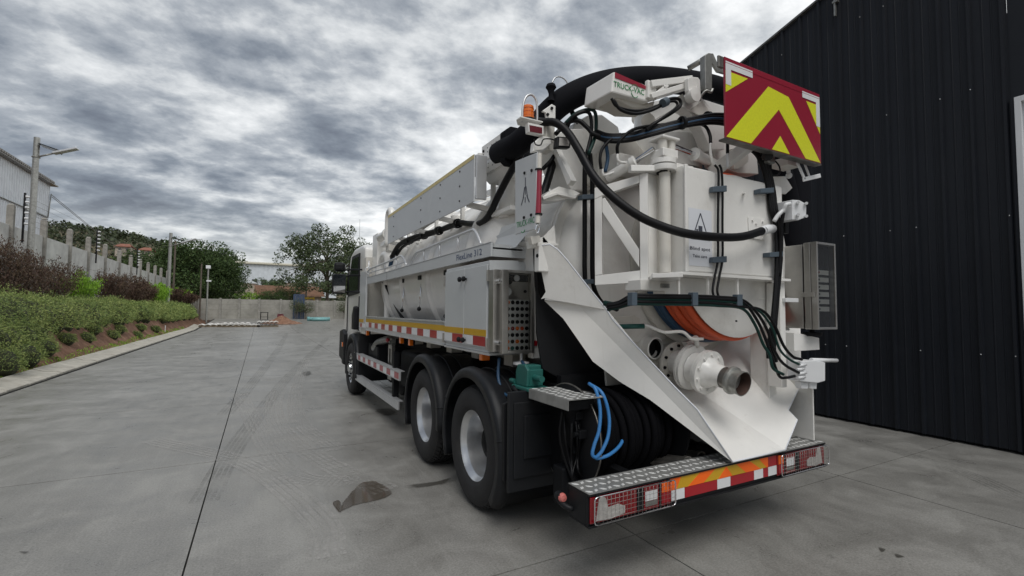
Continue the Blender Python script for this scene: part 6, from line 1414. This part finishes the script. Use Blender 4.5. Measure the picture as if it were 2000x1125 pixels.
# ---------------------------------------------------------------- marker plate, beacon and lamp
mp_=P_(MB().prism([at(a,b,x=1.748) for a,b in ((1006,315),(1048,298),(1046,447),(1006,458))],(.012,0,0)),'marker_plate','alu',.003)
lx=1.7475
q1,q2=at(1009,447,x=lx),at(1044,438,x=lx)
text('TRUCK-VAC','green',Vector((lx,q1.y,2.345)),(0,-1,0),(0,0,1),.045,mp_,width=(q1.y-q2.y),bold=.008,lift=.0015)
for a,b,z in ((3.10,3.0,2.5),):
    MB().tube([(lx-.001,3.06+math.cos(R(t))*.03,2.325+math.sin(R(t))*.03) for t in range(200,340,14)],.003,5).build('logo_arc',M['green'],mp_)
for a,b in ((1025,338),(1039,333),(1024,425),(1038,420)): mb=MB(); bolt(mb,at(a,b,x=lx),(-1,0,0),.012,.008); mb.build('plate_bolt',M['chassis'],mp_)
c=Vector((lx-.001,3.03,2.58))
for k,(dy,z0q,z1q,s) in enumerate(((.0,.0,.13,-.0),(.022,-.03,.06,.3),(-.022,-.03,.06,-.3),(.045,-.07,-.01,.4),(-.045,-.07,-.01,-.4),(.0,-.06,-.02,0))):
    MB().bar(c+Vector((0,dy+s*.04,z0q)),c+Vector((0,dy*.5,z1q)),.0015,.009,(0,1,0)).build('logo_mark',M['print'],mp_)
rp=[at(1053,332,y=2.88),at(1051,418,y=2.88)]
P_(MB().cyl(rp[0],rp[1],.022,n=20),'red_tube','maroon')
P_(MB().cyl(at(1053.5,300,y=2.88),at(1053,331,y=2.88),.019,n=16),'tube_end','cream'); P_(MB().cyl(at(1051,419,y=2.88),at(1050,436,y=2.88),.019,n=16),'tube_end','cream')
for z_ in (331.5,418.5): p=at(1052,z_,y=2.88); P_(MB().lathe(p-Vector((0,0,.006)),(0,0,1),[(.015,0),(.027,0),(.027,.012),(.015,.012)],18),'tube_ring','chassis')
P_(MB().tube(spl([at(1050,437,y=2.88),at(1053,446,y=2.88),at(1050,456,y=2.88),at(1046,448,y=2.88),at(1050,437,y=2.88)],5),.006,6),'shackle','chrome')
plate('lower_lug','cream',[(1036,462),(1054,460),(1056,472),(1040,478)],2.94,.05); P_(MB().box(1.84,1.93,2.98,3.05,2.0,2.2),'junction_box','white',.008)
P_(MB().cyl((1.835,3.0,2.12),(1.84,3.0,2.12),.015,n=10),'lug_bolt','chassis')
p=at(1031,238,y=3.0); bx_,by_,bz_=p
P_(MB().prism([(bx_-.10,2.93,bz_-.012),(bx_+.09,2.93,bz_-.012),(bx_+.09,3.07,bz_-.012),(bx_-.05,3.07,bz_-.012),(bx_-.10,3.0,bz_-.012)],(0,0,.010)),'beacon_bracket','white',.002)
bo=P_(MB().lathe((bx_,3.0,bz_),(0,0,1),[(.001,0),(.052,0),(.052,.02),(.046,.022)],24),'beacon','black')
MB().lathe((bx_,3.0,bz_+.021),(0,0,1),[(.047,0),(.046,.05),(.043,.095),(.030,.105),(.001,.108)],24).build('beacon_lens',M['amber'],bo)
for k in range(3): MB().torus((bx_,3.0,bz_+.04+k*.028),(0,0,1),.0465,.0015,24,5).build('lens_ring',M['orange'],bo)
P_(MB().tube(spl([at(1020,238,y=2.99),at(1021,210,y=2.99),at(1027,190,y=2.99),at(1038,185,y=2.99),at(1047,195,y=2.99),at(1049,215,y=2.99),at(1049,242,y=2.99)],6),.009,8),'beacon_guard','alu2')
P_(MB().prism([at(a,b,y=2.93) for a,b in ((1031,239),(1062,246),(1062,264),(1033,258))],(0,.05,0)),'lamp_housing','white',.004)
P_(MB().prism([at(a,b,y=2.927) for a,b in ((1034,244),(1059,249),(1059,261),(1035,257))],(0,.002,0)),'brake_lamp','darkred')
P_(MB().bar(at(1062,255,y=3.0),at(1078,262,y=3.02),.06,.16),'lamp_arm','cream',.004)
P_(MB().prism([at(a,b,y=2.95) for a,b in ((1041,296),(1043,278),(1058,265),(1075,268),(1078,280),(1062,292))],(0,.05,0)),'head_knuckle','white',.006)
# cone mast top and wire
p=at(1076,198,y=3.05); P_(MB().lathe(p,(0,0,1),[(.030,0),(.021,.03),(.019,.06),(.028,.09),(.043,.112),(.034,.135),(.015,.140),(.001,.145)],20),'rubber_cone','matt')
P_(MB().tube(spl([at(1078,162,y=3.05),at(1084,152,y=3.05),at(1094,150,y=3.05),at(1105,157,y=3.05),at(1111,169,y=3.05)],6),.006,6),'wire_loop','alu2')
plate('cone_bracket','white',[(1059,217),(1078,203),(1085,207),(1085,232),(1068,236),(1066,220)],3.0,.02)
for a,b in ((1077,212),(1069,224)): mb=MB(); bolt(mb,at(a,b,y=3.0),(0,-1,0),.012,.012); P_(mb,'bracket_bolt','chassis')
P_(MB().box(*(lambda p:(p.x-.03,p.x+.03,2.99,3.1,p.z-.25,p.z))(at(1074,232,y=3.0))),'mast_post','cream',.004)
# work lamp
P_(MB().prism([at(a,b,y=2.86) for a,b in ((1089,266),(1117,268),(1114,289),(1087,288))],(0,.05,0)),'work_lamp','black',.006)
P_(MB().prism([at(a,b,y=2.855) for a,b in ((1093,269),(1113,270),(1111,285),(1092,284))],(0,.004,0)),'work_lamp_lens','clearlens')
hose('thin_cable','hose',[(1043,272,2.93),(1046,282,2.93),(1056,283,2.92),(1062,272,2.92),(1078,272,2.92),(1088,277,2.9)],.005)
hose('thin_cable','hose',[(1060,330,3.1),(1075,315,3.1),(1085,300,3.1)],.016); hose('thick_cable','hose',[(1058,390,3.05),(1072,345,3.1),(1082,310,3.15),(1090,285,3.2)],.032)
P_(MB().tube(spl([at(1112,205,y=3.1),at(1120,225,y=3.1),at(1130,240,y=3.1)],4),.02,8),'rubber_stop','matt')
# lower-left pivot hoses beside the chute
for i in range(4): hose('side_hose','hose',[(1046+i*2,486,3.15),(1048+i*2,530,3.15),(1052+i*4,580,3.18),(1068+i*5,640,3.2),(1085+i*7,690,3.2)],.022)
# ---------------------------------------------------------------- chevron board
YC=2.15
cA,cB=at(1415,107,y=YC),at(1600,187,y=YC); cz0_=at(1417,268,y=YC).z; cz1_=(cA.z+cB.z)/2; cx0_,cx1_=at(1416,187,y=YC).x,at(1602,250,y=YC).x
cb2=P_(MB().box(cx0_,cx1_,YC,YC+.012,cz0_,cz1_),'chevron_board','maroon',.001)
Wc,Hc=cx1_-cx0_,cz1_-cz0_
def cv(name,mat,pts,lift=.0015): 
    return MB().prism([(cx0_+Wc*u_,YC-.0003-lift,cz0_+Hc*v_) for u_,v_ in pts],(0,.0012,0)).build(name,M[mat],cb2)
cv('yellow_chevron','fluoro',[(.004,.005),(.24,.005),(.53,.675),(.80,.005),(.985,.005),(.995,.02),(.63,.82),(.42,.855)] if False else [(.006,.01),(.235,.01),(.525,.57),(.815,.01),(.99,.01),(.635,.79),(.42,.83)])
cv('yellow_chevron','fluoro',[(.445,.01),(.635,.01),(.535,.22)])
cv('yellow_chevron','fluoro',[(.006,.56),(.215,.83),(.006,.83)]); cv('yellow_chevron','fluoro',[(.835,.83),(.994,.83),(.994,.42)])
for pts in ([(.006,.66),(.055,.66),(.055,.86),(.26,.86),(.26,.95),(.006,.95)],[(.79,.86),(.95,.86),(.95,.52),(.994,.52),(.994,.95),(.79,.95)]): cv('corner_marker','tapewhite',pts,.003)
cv('maroon_band','maroon',[(.002,.925),(.998,.925),(.998,.93),(.002,.93)],.0035)
MB().box(cx0_-.002,cx1_+.002,YC-.002,YC+.055,cz0_-.014,cz0_-.001).build('board_frame',M['worn'],cb2)
MB().box(cx0_-.06,cx0_-.002,YC+.002,YC+.02,cz1_-.09,cz1_).build('board_end_flange',M['worn'],cb2,bevel=.01) 
for z in (cz0_+.12,cz1_-.15): P_(MB().box(cx0_+.05,cx1_-.1,YC+.013,YC+.05,z,z+.05),'board_rail','galv')
P_(MB().bar((cx0_+.45,YC+.03,cz0_+.1),(cx0_+.35,2.55,cz0_-.1),.08,.08),'board_arm','white',.004)
# arm bracket and camera under the board
def slot(pts,Y,w,th=.012): 
    for a,b in zip(pts,pts[1:]): P_(MB().bar(at(*a,y=Y),at(*b,y=Y),th,w,(0,0,1)),'folding_arm','tapewhite',.004)
slot([(1557,317),(1572,351)],2.22,.028); slot([(1571,318),(1582,348)],2.25,.02); slot([(1568,351),(1602,343)],2.22,.035)
P_(MB().box(*(lambda p:(p.x-.04,p.x+.12,2.26,2.4,p.z-.02,p.z+.05))(at(1545,318,y=2.26))),'arm_mount','cream',.004)
P_(MB().box(*(lambda p:(p.x-.06,p.x+.03,2.25,2.34,p.z-.035,p.z+.035))(at(1510,310,y=2.25))),'camera_housing','galv',.008); P_(MB().lathe(at(1494,306,y=2.24),(-.4,-1,-.2),[(.03,0),(.035,.01),(.035,.05),(.001,.05)],16),'camera_lens','black')
hose('camera_cable','hose',[(1514,314,2.3),(1522,325,2.3),(1523,338,2.3),(1514,343,2.3),(1504,339,2.31)],.006)
hose('drop_hose','hose',[(1421,272,2.32),(1421,290,2.32),(1421,300,2.32)],.012); P_(MB().cyl(at(1421,300,y=2.32),at(1421,326,y=2.32),.010,n=10),'hose_ferrule','tapewhite')
plate('side_wing','white',[(1504,345),(1534,344),(1548,367),(1535,379),(1514,376),(1505,362)],2.40,.02)
P_(MB().tube([at(1539,316,y=2.36),at(1540,338,y=2.36)],.016,10).ball(at(1541,343,y=2.36),.026),'ball_stay','tapewhite')
P_(MB().lathe(at(1555,330,y=2.95),(0,0,1),[(.12,-1.6),(.12,.3)],24),'vertical_hose','matt')
